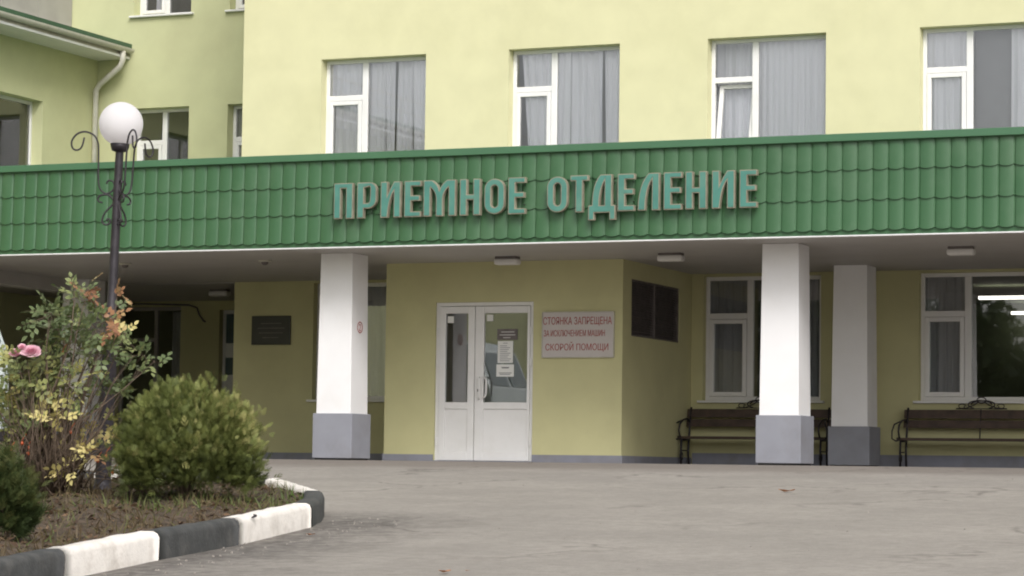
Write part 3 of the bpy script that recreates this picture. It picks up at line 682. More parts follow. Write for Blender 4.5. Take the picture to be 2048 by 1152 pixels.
# ------------------------------------------------------------------ benches
def bench(label, x0, x1, y=34.25):
    """garden bench: wooden seat and back boards between scrolled iron ends"""
    o = empty('bench', ((x0+x1)/2, y, 0), label, 'bench', 'iron and wood benches under the canopy')
    yb = y+.38
    mb = MB()
    for i in range(4): mb.box(x0+.04, x1-.04, y+.02+i*.095, y+.105+i*.095, .36, .395)
    mb.build('seat', M['wood'], o, bevel=.006)
    mb = MB()
    for (z0, z1, k) in ((.53, .635, 0), (.66, .775, .03)): mb.add([(x0+.04,yb+k,z0),(x1-.04,yb+k,z0),(x1-.04,yb+k+.03,z1),(x0+.04,yb+k+.03,z1),(x0+.04,yb+k+.03,z0),(x1-.04,yb+k+.03,z0),(x1-.04,yb+k+.06,z1),(x0+.04,yb+k+.06,z1)],
        [(0,1,2,3),(5,4,7,6),(3,2,6,7),(4,5,1,0),(1,5,6,2),(4,0,3,7)])
    mb.build('backrest', M['wood'], o, bevel=.006)
    for x in (x0+.09, (x0+x1)/2, x1-.09):
        mb = MB()
        if abs(x-(x0+x1)/2) > .1:
            mb.tube([(x, y+.04, 0), (x, y+.03, .2), (x, y+.05, .36)], .017, 6)
            mb.tube([(x, yb-.02, 0), (x, yb-.05, .2), (x, yb-.02, .38), (x, yb+.03, .6), (x, yb+.07, .80)], .017, 6)
            mb.tube([(x, y+.04, .35), (x, yb, .35)], .015, 6)
            mb.tube([(x, y+.05, .2), (x, yb-.04, .2)], .009, 6)
            # scrolled arm bowing out over the seat
            a = [(x, yb+.02, .60), (x, yb-.08, .64), (x, y+.12, .62), (x, y-.02, .56), (x, y-.06, .48), (x, y-.02, .40), (x, y+.05, .37)]
            mb.tube(a, .013, 6)
            xo = x + (-.10 if x < (x0+x1)/2 else .10)
            mb.tube([(x, y+.05, .37), ((x+xo)/2, y, .35), (xo, y-.01, .38), (xo-.0, y-.01, .48), (xo*.7+x*.3, y, .57), (x, yb-.1, .64)], .011, 6)
            mb.tube([(x, y+.05+.07*math.cos(t*.9), .12+.06*math.sin(t*.9)) for t in range(8)], .007, 5)
        else:
            mb.tube([(x, yb-.02, .36), (x, yb+.02, .56), (x, yb+.06, .78)], .010, 6)
        mb.build('iron_end' if abs(x-(x0+x1)/2) > .1 else 'iron_stay', M['iron'], o, smooth=True)
    xm = (x0+x1)/2; mb = MB(); yy = yb+.085
    mb.tube([(xm-.34, yy, .792), (xm+.34, yy, .792)], .007, 5)
    for s in (-1, 1):
        mb.tube([(xm+s*(.02+.16*math.cos(R(t))), yy, .845+.055*math.sin(R(t))) for t in range(-60, 200, 20)], .009, 5)
        mb.tube([(xm+s*(.26-.055*math.cos(R(t))*(1-t/900)), yy, .825+.03*math.sin(R(t))) for t in range(0, 380, 25)], .007, 5)
        mb.tube([(xm+s*.34, yy, .792), (xm+s*.2, yy, .80), (xm+s*.1, yy, .84), (xm+s*.04, yy, .88)], .008, 5)
    mb.tube([(xm+.06*math.cos(R(t)), yy, .905+.04*math.sin(R(t))) for t in range(0, 361, 24)], .008, 5)
    mb.build('scroll_ornament', M['iron'], o, smooth=True)
    return o
b1 = bench('dark slatted bench with iron arms, half hidden behind the second front column', -12.12, -9.97)
copy_thing(b1, ((-9.06-6.91)/2, 34.25, 0), 'dark slatted bench with iron arms under the lit window at right')

# ------------------------------------------------------------------ painted kerb round the flower bed
def gp(x, y): return Vector((x, y, gz(y)))
def kerb(label, pts, m, h=.19, wd=.17, inner=1):
    """one kerbstone swept along ground points; rounded upper edges"""
    prof = [(0, -.06), (0, h-.045), (.012, h-.015), (.04, h), (wd-.035, h), (wd-.01, h-.012), (wd, h-.04), (wd, -.06)]
    P = [Vector((x, y, gz(y))) for x, y in pts]; q = []
    # resample for slightly uneven casting
    for i in range(len(P)-1):
        n = max(2, int((P[i+1]-P[i]).length/.12))
        q += [P[i].lerp(P[i+1], j/n) for j in range(n)]
    q.append(P[-1]); vs = []; fs = []; k = len(prof)
    for i, p in enumerate(q):
        t = (q[min(i+1, len(q)-1)]-q[max(i-1, 0)]); t.z = 0; t.normalize(); nrm = Vector((-t.y, t.x, 0))
        for a, z in prof:
            j = rng.normal(0, .0022, 3); vs.append(p+nrm*(a+j[0])+Vector((0, 0, z+j[1])))
    for i in range(len(q)-1):
        for j in range(k-1): fs.append((i*k+j, i*k+j+1, (i+1)*k+j+1, (i+1)*k+j))
    fs += [tuple(range(k)), tuple((len(q)-1)*k+j for j in reversed(range(k)))]
    o = rawmesh('kerbstone', vs, [f[::-1] for f in fs], m, None, True)
    return tag(o, label, 'kerbstone', 'painted kerbstones round the flower bed')
K = [(-8.30, 10.6), (-8.55, 12.3), (-8.80, 13.83), (-9.043, 15.36), (-9.185, 16.71), (-9.555, 18.54)]
g = .006
kerb('white painted kerbstone at the very bottom left edge', [K[0], (K[1][0], K[1][1]-g)], M['kerb_w'])
kerb('black painted kerbstone in the bottom left corner, nearest to the camera', [K[1], (K[2][0], K[2][1]-g)], M['kerb_b'])
kerb('white painted kerbstone between the two long black stretches near the bottom left', [K[2], (K[3][0], K[3][1]-g)], M['kerb_w'])
kerb('black painted kerbstone between the two white ones in front of the bed', [K[3], (K[4][0], K[4][1]-g)], M['kerb_b'])
kerb('white painted kerbstone next to the rounded black corner, with a dark chip on its edge', [K[4], (-9.51, 18.30), (-9.555, 18.53)], M['kerb_w'])
kerb('black painted kerbstone forming the rounded corner of the bed', [(-9.56, 18.545), (-9.80, 19.20), (-10.10, 19.83), (-10.28, 20.16)], M['kerb_b'])
kerb('white painted kerbstone on the far side, behind the corner', [(-10.285, 20.168), (-11.62, 21.95)], M['kerb_w'])
BK = [(-11.62, 21.95), (-12.7, 22.5), (-14.0, 22.7), (-15.6, 22.75), (-17.2, 22.75), (-18.8, 22.75), (-20.4, 22.75)]
LB = ['white kerbstone behind the thuja bush, at the rear of the bed', 'black kerbstone behind the lamp post at the rear of the bed', 'white kerbstone behind the rose bush near the parked van']
for i in range(1, 4): kerb(LB[i-1], [BK[i-1], BK[i]], M['kerb_b'] if i % 2 else M['kerb_w'])
chip = MB(); chip.tube([(-9.232, 16.98, gz(16.98)+.178), (-9.235, 17.04, gz(17.04)+.188), (-9.275, 17.08, gz(17.1)+.193)], [.006, .011, .004], 5)
tag(chip.build('dark_twig', M['iron']), 'short dark twig lying on the white kerbstone by the corner', 'twig')

# bed soil
poly = [(K[0][0]-.1, K[0][1]-3)]+[(x-.08, y) for x, y in K]+[(-9.88, 19.25), (-10.2, 19.9), (-10.38, 20.2), (-11.66, 21.85), (-12.72, 22.4), (-14, 22.6), (-24, 22.6), (-24, 7.6)]
def inside(x, y):
    c = False; j = len(poly)-1
    for i in range(len(poly)):
        a, b = poly[i], poly[j]
        if (a[1] > y) != (b[1] > y) and x < (b[0]-a[0])*(y-a[1])/(b[1]-a[1])+a[0]: c = not c
        j = i
    return c
def bedz(x, y):
    return gz(y)+.135+.035*math.sin(x*2.1+1.3)*math.sin(y*1.7)+.02*math.sin(x*5.3+y*4.1)+.012*math.sin(x*13+2)*math.sin(y*11)
def bed():
    st = .07; idx = {}; vs = []; fs = []
    def vid(i, j):
        if (i, j) not in idx:
            x, y = -17+i*st, 9+j*st; idx[(i, j)] = len(vs); vs.append((x, y, bedz(x, y)+rng.normal(0, .008)))
        return idx[(i, j)]
    for i in range(int(9.2/st)):
        for j in range(int(14/st)):
            if inside(-17+(i+.5)*st, 9+(j+.5)*st): fs.append((vid(i, j), vid(i+1, j), vid(i+1, j+1), vid(i, j+1)))
    rawmesh('flower_bed_soil', vs, fs, M['soil'], None, True, 'structure')
bed()

# ------------------------------------------------------------------ leaf clouds
def rotframes(nrm, roll):
    nrm = nrm/np.linalg.norm(nrm, axis=1, keepdims=True)
    ref = np.where(np.abs(nrm[:, 2:3]) < .9, np.array([[0, 0, 1.]]), np.array([[1., 0, 0]]))
    a = np.cross(ref, nrm); a /= np.linalg.norm(a, axis=1, keepdims=True); b = np.cross(nrm, a)
    c, s = np.cos(roll)[:, None], np.sin(roll)[:, None]
    return a*c+b*s, b*c-a*s, nrm
def scatter(tv, tf, pos, ax, ay, az, sc):
    """template verts tv (m,3) faces tf (k,4) -> all instances merged as one foliage mesh"""
    n = len(pos); m_ = len(tv)
    V = (tv[None, :, 0:1]*ax[:, None]+tv[None, :, 1:2]*ay[:, None]+tv[None, :, 2:3]*az[:, None])*sc[:, None, None]+pos[:, None]
    F = tf[None]+(np.arange(n)*m_)[:, None, None]
    return V.reshape(-1, 3), F.reshape(-1, tf.shape[1])
def spray_template():
    """flat feathery frond along +Y: stem and alternate narrow scales"""
    v, f = [], []
    def blade(x, y, dx, dy, l, wd, z):
        o = len(v); nx, ny = -dy, dx
        v.extend([(x, y, z), (x+dx*l*.5+nx*wd, y+dy*l*.5+ny*wd, z+.01), (x+dx*l, y+dy*l, z-.03), (x+dx*l*.5-nx*wd, y+dy*l*.5-ny*wd, z+.01)]); f.append((o, o+1, o+2, o+3))
    blade(0, 0, 0, 1, 1.0, .03, 0)
    for i in range(6):
        y = .10+.14*i; l = .56*(1-.12*i)
        for s in (-1, 1):
            blade(0, y, s*(.62-.03*i), .78, l, .034, (.05+.09*math.sin(i*2.1))*s)
    return np.array(v, float), np.array(f)
SPV, SPF = spray_template()
def thuja(name, label, base, rx, rz, n, m, seed, tone, lobes):
    r = np.random.default_rng(seed)
    o = empty(name, base, label, 'bush')
    b = np.array(base)
    # dome made of upright fans: many leaders, each carrying sprays
    P, D, Tn, TL = [], [], [], []
    nl = n//13
    for i in range(nl):
        az = r.uniform(0, 2*np.pi); el = np.arcsin(r.uniform(-.55, 1))
        d = np.array([np.cos(az)*np.cos(el), np.sin(az)*np.cos(el), np.sin(el)])
        k = 1+.10*np.sin(3*az+lobes)+.08*np.sin(5*az+2*lobes+3*el)+r.normal(0, .075)
        lt = r.normal(0, .16)
        tip = d*np.array([rx, rx, rz*.58])*k+np.array([0, 0, rz*.42])
        root = np.array([d[0]*rx*.12, d[1]*rx*.12, rz*.10])
        for t in r.uniform(.45, 1.0, 13)**.6:
            mid = root*(1-t)+tip*t+np.array([0, 0, .10*rz*np.sin(np.pi*t)])
            q = mid+r.normal(0, .055*rx, 3)
            dirn = (tip-root); dirn = dirn/np.linalg.norm(dirn)+np.array([0, 0, .55])+r.normal(0, .5, 3)
            P.append(q); D.append(dirn); Tn.append(t); TL.append(lt)
    P = np.array(P); D = np.array(D); Tn = np.array(Tn); k = P[:, 2] > .02; P, D, Tn, TL = P[k], D[k], Tn[k], np.array(TL)[k]
    ay = D/np.linalg.norm(D, axis=1, keepdims=True)
    rv = r.normal(0, 1, P.shape); az_ = np.cross(ay, rv); az_ /= np.linalg.norm(az_, axis=1, keepdims=True); ax = np.cross(ay, az_)
    sc = r.uniform(.045, .105, len(P))
    V, F = scatter(SPV, SPF, P+b, ax, ay, az_, sc)
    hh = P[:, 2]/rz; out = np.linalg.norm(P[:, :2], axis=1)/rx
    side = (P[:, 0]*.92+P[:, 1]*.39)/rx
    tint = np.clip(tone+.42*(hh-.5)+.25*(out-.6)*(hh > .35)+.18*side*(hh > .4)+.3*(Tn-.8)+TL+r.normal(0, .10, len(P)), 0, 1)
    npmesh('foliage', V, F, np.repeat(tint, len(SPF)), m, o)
    mb = MB()
    for i in range(26):
        az = r.uniform(0, 6.28); e = r.uniform(.3, 1)
        mb.tube([b+np.array([.02*np.cos(az), .02*np.sin(az), -.04]), b+np.array([rx*.3*e*np.cos(az), rx*.3*e*np.sin(az), rz*.35]), b+np.array([rx*.7*e*np.cos(az), rx*.7*e*np.sin(az), rz*.7])], [.014, .010, .004], 5)
    mb.build('stem', M['bark'], o)
    return o
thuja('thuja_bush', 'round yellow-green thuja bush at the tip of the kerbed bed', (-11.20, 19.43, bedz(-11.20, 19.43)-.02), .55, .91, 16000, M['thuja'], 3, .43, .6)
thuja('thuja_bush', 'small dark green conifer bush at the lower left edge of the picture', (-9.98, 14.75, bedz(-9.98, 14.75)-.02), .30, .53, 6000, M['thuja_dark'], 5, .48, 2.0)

# ------------------------------------------------------------------ rose bush
VR = np.array([.92, .391, 0]); VF = np.array([-.391, .92, 0])
def rose():
    r = np.random.default_rng(11)
    bx, by = -12.43, 19.2; bz = bedz(bx, by); base = np.array([bx, by, bz])
    o = empty('rose_bush', tuple(base), 'tall straggly rose bush with yellowing leaves, orange hips and pink roses beside the lamp post', 'bush')
    def at(u, v, dep=0): return base+VR*((u-95)/237)+VF*dep+np.array([0, 0, (988-v)/237])
    # (u, v, radius in px, leaves, tint mean): clumps as they stand on the plant
    CL = [(110,622,42,30,.22),(85,650,34,24,.25),(150,588,36,26,.36),(178,570,24,9,.92),(222,582,16,5,.9),(165,632,46,40,.26),(195,650,34,24,.28),(120,668,42,28,.26),
          (150,695,46,34,.42),(100,722,46,36,.46),(60,742,38,26,.44),(38,770,28,18,.42),(190,708,36,22,.30),(215,690,26,14,.3),(235,650,14,8,.88),(252,658,10,5,.8),(230,628,10,5,.9),
          (268,688,22,12,.42),(290,700,24,14,.30),(312,716,12,6,.30),(272,732,20,10,.25),(235,768,16,8,.40),(255,775,14,7,.38),(205,760,30,16,.28),(140,760,44,28,.50),(90,780,40,22,.48),
          (120,828,24,16,.74),(98,822,14,8,.72),(140,838,18,10,.76),(170,880,26,16,.76),(190,893,16,10,.8),(150,905,18,8,.7),(150,932,18,12,.73),(160,942,10,5,.7),(235,868,20,12,.73),(258,876,10,5,.78),(246,912,12,5,.66),
          (15,795,26,18,.66),(45,826,32,20,.44),(62,868,28,18,.46),(30,880,20,10,.5),(75,845,22,12,.40),(10,860,26,12,.48),(-30,790,36,22,.45),(-40,850,40,20,.42),(-20,730,26,14,.4),(100,905,20,8,.5),(180,810,26,10,.40),(30,715,20,8,.45),(205,840,18,6,.5)]
    LV = np.array([(0,0,0),(-.26,.30,.05),(-.30,.58,.03),(0,1,-.10),(.30,.58,.03),(.26,.30,.05),(0,.5,-.03)], float)
    LF = np.array([(0,6,2,1),(6,3,2,2),(0,5,4,6),(6,4,3,3)])
    LF = np.array([(0,5,6,1),(1,6,3,2),(5,4,3,6)])
    P, AY, AZ, S, TI = [], [], [], [], []
    canes = MB(); hips = []
    for (u, v, rad, n, ti) in CL:
        dep = r.uniform(-.28, .28); c = at(u, v, dep)
        # cane from the crown of the root to the clump, bowing outwards
        for q in range(2 if n > 14 else 1):
            b0 = base+VR*r.uniform(-.16, .14)+VF*r.uniform(-.12, .12)+np.array([0, 0, -.03]); cc = c+r.normal(0, rad/237*.3, 3)
            m1 = b0*.62+cc*.38+np.array([0, 0, .10])+r.normal(0, .035, 3); m2 = b0*.25+cc*.75+np.array([0, 0, .06])+r.normal(0, .03, 3)
            canes.tube([b0, m1, m2, cc], [.010, .0075, .005, .003], 5)
        for q in range(int(n*.82)):
            p = c+(VR*r.normal(0, .5)+VF*r.normal(0, .6)+np.array([0, 0, r.normal(0, .45)]))*rad/237
            out = (p-c)+np.array([0, 0, .02])+r.normal(0, .03, 3); out /= np.linalg.norm(out)+1e-6
            nrm = np.array([0, -.45, .8])+r.normal(0, .42, 3)
            az = nrm-out*nrm.dot(out); az /= np.linalg.norm(az); sd_ = np.cross(out, az)
            t0 = np.clip(ti+r.normal(0, .075 if ti < .6 else .04), 0, 1)
            L = r.uniform(.048, .076)
            for (k, s, a) in ((1.0, 0, 0), (.55, 1, 1.0), (.55, -1, 1.0), (.15, 1, 1.15), (.15, -1, 1.15)):
                d = out*math.cos(a)+sd_*s*math.sin(a)
                P.append(p+out*L*1.35*k+np.array([0, 0, -.012*k])); AY.append(d); a2 = az+r.normal(0, .22, 3); a2 -= d*a2.dot(d); AZ.append(a2/np.linalg.norm(a2)); S.append(L*r.uniform(.8, 1.1)); TI.append(t0+r.normal(0, .02))
            if q % 3 == 0: canes.tube([c+(p-c)*.1, p, p+out*L*1.4], [.003, .002, .0012], 4)
    # dense fine twigs low down
    for i in range(190):
        b0 = base+VR*r.uniform(-.3, .28)+VF*r.uniform(-.25, .25)+np.array([0, 0, r.uniform(-.02, .1)])
        d = VR*r.normal(.05, .22)+VF*r.normal(0, .2)+np.array([0, 0, r.uniform(.35, .95)])
        canes.tube([b0, b0+d*.5+r.normal(0, .02, 3), b0+d], [.0055, .004, .0018], 4)
    for i in range(40):
        b0 = at(r.uniform(20, 330), r.uniform(925, 985), r.uniform(-.2, .3)); d = VR*r.normal(0, .3)+VF*r.normal(0, .2)+np.array([0, 0, r.uniform(0, .3)])
        canes.tube([b0, b0+d*.5, b0+d+np.array([0, 0, -.08])], [.006, .004, .002], 4)
    canes.build('cane', M['bark'], o, smooth=True)
    P, AY, AZ, S, TI = map(np.array, (P, AY, AZ, S, TI)); AX = np.cross(AY, AZ)
    V, F = scatter(LV, LF, P, AX, AY, AZ, S)
    npmesh('foliage', V, F, np.repeat(np.clip(TI, 0, 1), len(LF)), M['rose'], o)
    for (u, v) in ((268,882),(284,868),(301,866),(246,926),(277,910),(262,918),(66,890),(58,882),(150,858),(222,905),(70,902),(238,938),(128,700),(205,915),(296,880),(36,896)):
        p = at(u, v, r.uniform(-.3, -.05)); hips.append(p)
        mb = MB(); mb.lathe([(.0005, -.016), (.010, -.012), (.0145, 0), (.011, .011), (.005, .016), (.0005, .018)], p, 8)
        mb.tube([p+np.array([0, 0, .016]), p+np.array([.005, .0, .04]), p+np.array([.02, .03, .08])], .0025, 4)
        mb.build('rose_hip', M['hip'], o, smooth=True)
    # blooms: shells of cupped petals
    for (u, v, R_, n, openf) in ((70, 697, .070, 44, 1.0), (38, 702, .056, 34, .75), (52, 690, .042, 24, .6)):
        c = at(u, v, -.25); P, AY, AZ, S, TI = [], [], [], [], []
        PV = np.array([(0,0,0),(-.42,.34,.06),(-.5,.78,.12),(-.2,1.0,.05),(.2,1.0,.05),(.5,.78,.12),(.42,.34,.06)], float); PF = np.array([(0,6,5,1),(1,5,3,2),(5,4,3,3)])
        PF = np.array([(0,6,5,1),(1,5,4,2),(2,4,3,3)]); PF = np.array([(0,6,5,1),(1,5,2,1),(2,5,4,3)])[[0,2]]; PF = np.array([(0,6,1,0),(1,6,5,2),(2,5,4,3)])
        tri = np.array([(0,6,1),(1,6,5),(1,5,2),(2,5,4),(2,4,3)])
        ax0 = np.array([.25, -.55, .8]); ax0 /= np.linalg.norm(ax0); e1 = np.cross(ax0, [0, 0, 1]); e1 /= np.linalg.norm(e1); e2 = np.cross(ax0, e1)
        for i in range(n):
            th = i*2.399; k = (i+.5)/n; rr = R_*.62*k**.7*openf; tilt = .15+1.05*k*openf
            rad = e1*np.cos(th)+e2*np.sin(th)
            d = ax0*np.cos(tilt)+rad*np.sin(tilt); nr = -rad*np.cos(tilt)+ax0*np.sin(tilt)
            P.append(c+rad*rr*.55-ax0*R_*(.35+.25*k)); AY.append(d); AZ.append(nr); S.append(R_*(.75+.35*k)); TI.append(np.clip(.25+.6*k+r.normal(0, .15), 0, 1))
        P, AY, AZ, S, TI = map(np.array, (P, AY, AZ, S, TI)); AX = np.cross(AY, AZ)
        V, F = scatter(PV, tri, P, AX, AY, AZ, S); npmesh('rose_bloom', V, F, np.repeat(TI, len(tri)), M['petal'], o, smooth=True)
rose()

# ------------------------------------------------------------------ dry grass and litter on the bed
def ground_cover():
    r = np.random.default_rng(21); P = []
    while len(P) < 17000:
        x, y = r.uniform(-15.5, -8.3), r.uniform(12, 22.4)
        if inside(x, y) and inside(x+.09, y-.02): P.append((x, y, bedz(x, y)))
    P = np.array(P)
    pat = np.sin(P[:, 0]*2.3+.6)*np.sin(P[:, 1]*1.9+1.1)+.5*np.sin(P[:, 0]*5+P[:, 1]*3)
    nb_ = 10500; G = P[:nb_]; pg = pat[:nb_]; near = np.hypot(G[:, 0]+10.3, G[:, 1]-18.9) < 1.4
    BV = np.array([(-.09,0,0),(.09,0,0),(.05,.55,.12),(-.05,.55,.12),(0,1,.38)], float); BF = np.array([(0,1,2,3),(3,2,4,4)])
    BF = np.array([(0,1,2),(0,2,3),(3,2,4)])
    D = np.c_[r.normal(0, .5, (nb_, 2)), np.ones(nb_)*r.uniform(.35, 1.1, nb_)]; ay = D/np.linalg.norm(D, axis=1, keepdims=True)
    rv = r.normal(0, 1, (nb_, 3)); az = np.cross(ay, rv); az /= np.linalg.norm(az, axis=1, keepdims=True); ax = np.cross(ay, az)
    sc = r.uniform(.04, .12, nb_)*np.where(near, 1.25, 1.0)
    V, F = scatter(BV*np.array([.55, 1, 1]), BF, G, ax, ay, az, sc)
    ti = np.clip(.42+.17*pg+.30*near+r.normal(0, .18, nb_), 0, 1)
    o = npmesh('dry_grass', V, F, np.repeat(ti, 3), M['blade']); tag(o, 'thin dry and green grass growing over the flower bed', 'grass', kind='stuff')
    Lp = P[nb_:]; nl = len(Lp); LV = np.array([(0,0,0),(-.3,.4,.12),(0,1,.05),(.3,.4,.12)], float); LF = np.array([(0,3,2,1)])
    nrm = np.c_[r.normal(0, .45, (nl, 2)), np.ones(nl)]; ax, ay, az = rotframes(nrm, r.uniform(0, 6.28, nl))
    V, F = scatter(LV, LF, Lp+np.array([0, 0, .008]), ax, ay, az, r.uniform(.02, .075, nl)); ti = np.clip(r.beta(1.6, 2.2, nl), 0, 1)
    o = npmesh('leaf_litter', V, F, ti, M['litter']); tag(o, 'brown fallen leaf litter covering the flower bed soil', 'leaf litter', kind='stuff')
ground_cover()

# ------------------------------------------------------------------ loose bits on the asphalt
def dry_leaf(label, x, y, s, rot):
    c, sn = math.cos(rot), math.sin(rot); vs = []; fs = []; nx, ny = 7, 5
    for i in range(nx):
        for j in range(ny):
            u, v = i/(nx-1)*2-1, j/(ny-1)*2-1; wdt = .55*math.sqrt(max(0, 1-u*u))*(1+.15*math.sin(u*9)); px, py = u*s, v*wdt*s
            vs.append((x+px*c-py*sn, y+px*sn+py*c, gz(y)+.012+s*(.35*abs(v)*wdt+.28*u*u+.06*math.sin(5*u+3*v))))
    fs = [(i*ny+j, (i+1)*ny+j, (i+1)*ny+j+1, i*ny+j+1) for i in range(nx-1) for j in range(ny-1)]
    tag(rawmesh('fallen_leaf', vs, fs, M['fallen'], None, True), label, 'leaf', 'fallen leaves on the driveway')
dry_leaf('curled brown leaf alone on the open driveway at right', -7.45, 24.27, .078, .4)
dry_leaf('brown leaf at the bottom edge of the driveway', -6.79, 14.98, .045, 1.0)
dry_leaf('pale brown leaf lying by the white kerbstone next to the corner', -9.10, 17.65, .035, .2)
dry_leaf('tiny dark leaf just right of the bottom edge leaf', -6.70, 15.12, .016, .2)
def grit():
    r = np.random.default_rng(33); mb = MB()
    for i in range(120):
        y = r.uniform(12.5, 20.5); x = -6.585-.158*y+abs(r.normal(0, .38))+.03-(max(0, y-18.6)*.25); s = r.uniform(.004, .014)
        a = r.uniform(0, 6.28); z = gz(y)
        mb.add([(x+s*math.cos(a+q*2.09), y+s*math.sin(a+q*2.09), z) for q in range(3)]+[(x+.4*s*math.cos(a+1+q*2.09), y+.4*s*math.sin(a+1+q*2.09), z+s*.9) for q in range(3)], [(0,1,4,3),(1,2,5,4),(2,0,3,5),(3,4,5)])
    for i in range(60):
        y = r.uniform(15, 29); x = r.uniform(-14, -3); s = r.uniform(.004, .011); a = r.uniform(0, 6.28); z = gz(y)
        if x < -9.5 and y < 23: continue
        mb.add([(x+s*math.cos(a+q*2.09), y+s*math.sin(a+q*2.09), z) for q in range(3)]+[(x, y, z+s)], [(0,1,3),(1,2,3),(2,0,3)])
    tag(mb.build('loose_grit', M['pebble']), 'pale grit and small stones scattered beside the kerb', 'grit', kind='stuff')
grit()

# ------------------------------------------------------------------ lamp post with globe
def lamp_post():
    bx, by = -12.909, 20.886; bz = bedz(bx, by)-.03; hG = 3.035-bz
    o = empty('lamp_post', (bx, by, bz), 'dark iron lamp post with white globe and scrolled brackets rising from the bed', 'street lamp')
    P0 = Vector((bx, by, bz)); Vr = Vector((VR[0], VR[1], 0)); Vf = Vector((VF[0], VF[1], 0))
    MB().lathe([(.001, 0), (.14, 0), (.14, .03), (.080, .05), (.072, .10), (.072, 1.30), (.078, 1.31), (.078, 1.34), (.050, 1.37), (.044, 1.9), (.037, hG-.24)], P0, 24).build('post', M['iron'], o, smooth=True)
    MB().lathe([(.044, hG-.26), (.072, hG-.25), (.085, hG-.215), (.088, hG-.185), (.06, hG-.18)], P0, 24).build('collar', M['iron'], o, smooth=True)
    g_ = [(.203*math.sin(R(t)), -.203*math.cos(R(t))) for t in range(0, 181, 6)]
    MB().lathe([(max(.0005, r_), hG+z) for r_, z in g_], P0, 40).build('globe', M['globe'], o, smooth=True)
    up = [(345,712),(352,692),(370,684),(392,692),(405,718),(400,750),(378,775),(345,786),(308,765),(286,720),(278,640),(275,560),(270,440),(262,395),(240,352),(200,326),(150,318),(100,338),(68,380),(62,415),(72,448),(98,462),(128,452),(146,420),(157,362)]
    lowr = [(320,856),(294,850),(284,830),(298,806),(330,794),(365,798),(388,815),(404,840),(398,868),(372,900),(345,932),(328,972),(326,1004),(342,1022),(368,1024),(388,1008),(384,984),(366,980),(358,996)]
    for az in (180, 55, -62):
        d = Vr*math.cos(R(az))+Vf*math.sin(R(az))
        for q in (up, lowr):
            pts = [(432-x)*.26/216 for x, y in q]
            path = [P0+d*max(.03, r_)+Vector((0, 0, hG-(y-247)*.26/216)) for r_, (x, y) in zip(pts, q)]
            # smooth the traced bends
            sm = []
            for i in range(len(path)-1):
                p0, p1, p2, p3 = path[max(0, i-1)], path[i], path[i+1], path[min(len(path)-1, i+2)]
                for t in (0, .33, .66): sm.append(.5*((2*p1)+(p2-p0)*t+(2*p0-5*p1+4*p2-p3)*t*t+(3*p1-p0-3*p2+p3)*t**3))
            sm.append(path[-1]); MB().tube(sm, .0088, 6).build('scroll_bracket', M['iron'], o, smooth=True)
    ax = Vector((VF[0], VF[1], 0)); o.rotation_mode = 'QUATERNION'
    from mathutils import Quaternion
    o.rotation_quaternion = Quaternion(ax, R(1.55))
lamp_post()

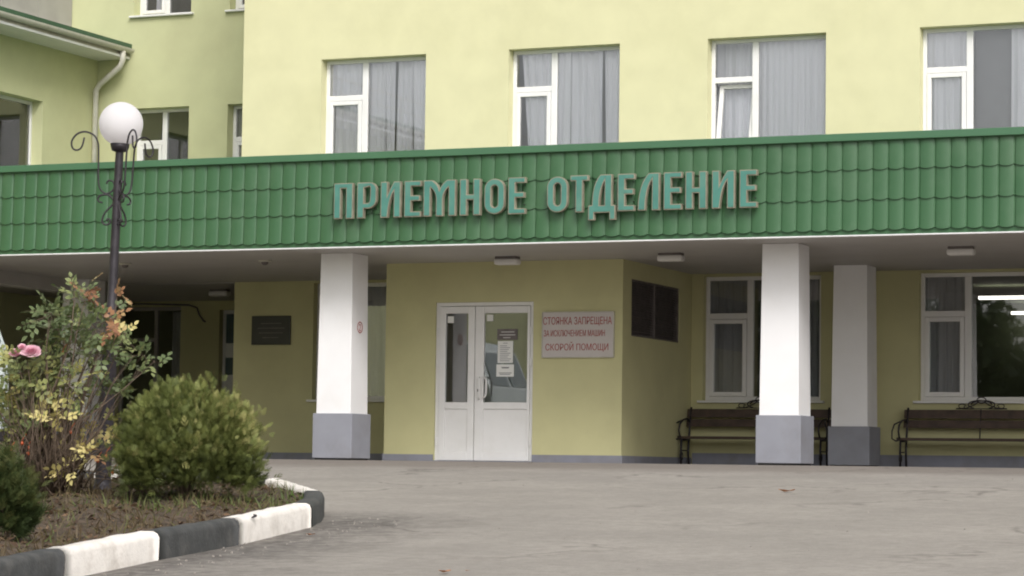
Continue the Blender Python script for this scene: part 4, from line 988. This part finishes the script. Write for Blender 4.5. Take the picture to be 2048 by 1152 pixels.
# ------------------------------------------------------------------ parked loaf-shaped van, only its nose in the picture
def van():
    x0, yc, g0 = -16.88, 24.45, gz(24.4); o = empty('parked_van', (x0-2, yc, g0), 'pale blue-white van parked at the left edge, only its nose showing', 'van')
    side = [(0, .42), (.02, .75), (.0, 1.18), (-.05, 1.50), (-.33, 2.12), (-.50, 2.24), (-.9, 2.30), (-4.0, 2.30), (-4.28, 2.22), (-4.36, 2.0), (-4.4, 1.2), (-4.38, .42)]
    secs = [(-.92, .93), (-.86, .985), (-.70, 1.0), (.70, 1.0), (.86, .985), (.92, .93)]
    vs, fs = [], []; k = len(side); cx, cz = -2.2, 1.35
    for yy, s in secs:
        for x, z in side: vs.append((x0+cx+(x-cx)*(s if s < 1 else 1), yc+yy, g0+(cz+(z-cz)*s)))
    for i in range(len(secs)-1):
        for j in range(k): fs.append((i*k+j, (i+1)*k+j, (i+1)*k+(j+1) % k, i*k+(j+1) % k))
    fs += [tuple(range(k)), tuple((len(secs)-1)*k+j for j in reversed(range(k)))]
    rawmesh('body', vs, fs, M['van'], o, False)
    def scr(t, y): x = -.05+(-.33+.05)*t; return (x0+x+.012, yc+y, g0+1.50+.62*t)
    MB().add([scr(.06, -.74), scr(.06, -.05), scr(.92, -.05), scr(.92, -.68)], [(0,1,2,3)]).build('windscreen', M['darkglass'], o)
    MB().add([scr(.06, .05), scr(.06, .74), scr(.92, .68), scr(.92, .05)], [(0,1,2,3)]).build('windscreen', M['darkglass'], o)
    for s in (-.6, .6):
        MB(lambda p: (x0+.02+p[2], yc+s+p[0], g0+.95+p[1])).lathe([(.001, .03), (.07, .025), (.1, .0), (.11, -.03)], (0, 0, 0), 18).build('headlight', M['chrome'], o, smooth=True)
        for wx in (-.9, -3.2):
            yw = yc+s/.6*.80
            wo_ = MB(lambda p: (x0+wx+p[0], yw+p[2], g0+.36+p[1])).lathe([(.001, -.1), (.2, -.1), (.34, -.09), (.36, -.05), (.36, .05), (.34, .09), (.2, .1), (.001, .1)], (0, 0, 0), 24).build('wheel', M['rubber'], o, smooth=True)
            MB(lambda p: (x0+wx+p[0], yw+p[2], g0+.36+p[1])).lathe([(.001, -.115), (.17, -.11), (.19, -.1)], (0, 0, 0), 20).build('rim', M['chrome'], wo_, smooth=True)
    for (a, b) in ((-.55, -1.25), (-1.6, -2.6), (-2.8, -3.9)):
        MB().box(x0+b, x0+a, yc-.925, yc-.905, g0+1.45, g0+1.95).build('side_window', M['darkglass'], o, bevel=.02)
    MB().box(x0-.02, x0+.09, yc-.9, yc+.9, g0+.42, g0+.56).build('bumper', M['iron'], o, bevel=.02)
van()

# ------------------------------------------------------------------ trees across the yard (they show dark in the lower panes)
def tree(x, y, h, rad, seed, label):
    r = np.random.default_rng(seed); z0 = gz(y)-.03; o = empty('broadleaf_tree', (x, y, z0), label, 'tree', 'trees across the yard')
    b = np.array([x, y, z0]); mb = MB(); mb.tube([b, b+[.1, 0, h*.25], b+[0, .1, h*.6], b+[.1, .1, h*.85]], [.22, .17, .10, .03], 8)
    C = []
    for i in range(16):
        a = r.uniform(0, 6.28); rr = rad*r.uniform(.25, .8); c = b+np.array([rr*np.cos(a), rr*np.sin(a), h*r.uniform(.0, .92)]); C.append(c)
        mb.tube([b+[0, .05, h*.3], (b+c)/2+[0, 0, h*.12], c], [.07, .04, .01], 5)
    mb.build('trunk', M['bark'], o, smooth=True)
    n = 9000; P = np.array(C)[r.integers(0, 16, n)]+r.normal(0, rad*.24, (n, 3)); LV = np.array([(0,0,0),(-.32,.5,.05),(0,1,0),(.32,.5,.05)], float)
    ax, ay, az = rotframes(r.normal(0, 1, (n, 3))+[0, 0, .6], r.uniform(0, 6.28, n))
    V, F = scatter(LV, np.array([(0,3,2,1)]), P, ax, ay, az, r.uniform(.3, .55, n)); npmesh('crown', V, F, r.uniform(0, 1, n), M['treeleaf'], o)
tree(-21, -14, 7.5, 3.0, 41, 'tall dark tree across the yard, mirrored in the lower panes')
tree(-15, -17, 6.5, 2.8, 42, 'lower dark tree across the yard, mirrored in the lower panes')
tree(-32, -17, 7.0, 3.0, 43, 'far dark tree across the yard, mirrored beside the porch')
tree(-11, -13, 6.0, 2.8, 44, 'rounded dark tree nearest the street, mirrored in the right lower pane')
tree(-26, -19, 8.0, 3.4, 45, 'tallest dark tree of the row across the yard')
tree(-18, -18.5, 7.2, 3.2, 46, 'dense dark tree in the middle of the row across the yard')
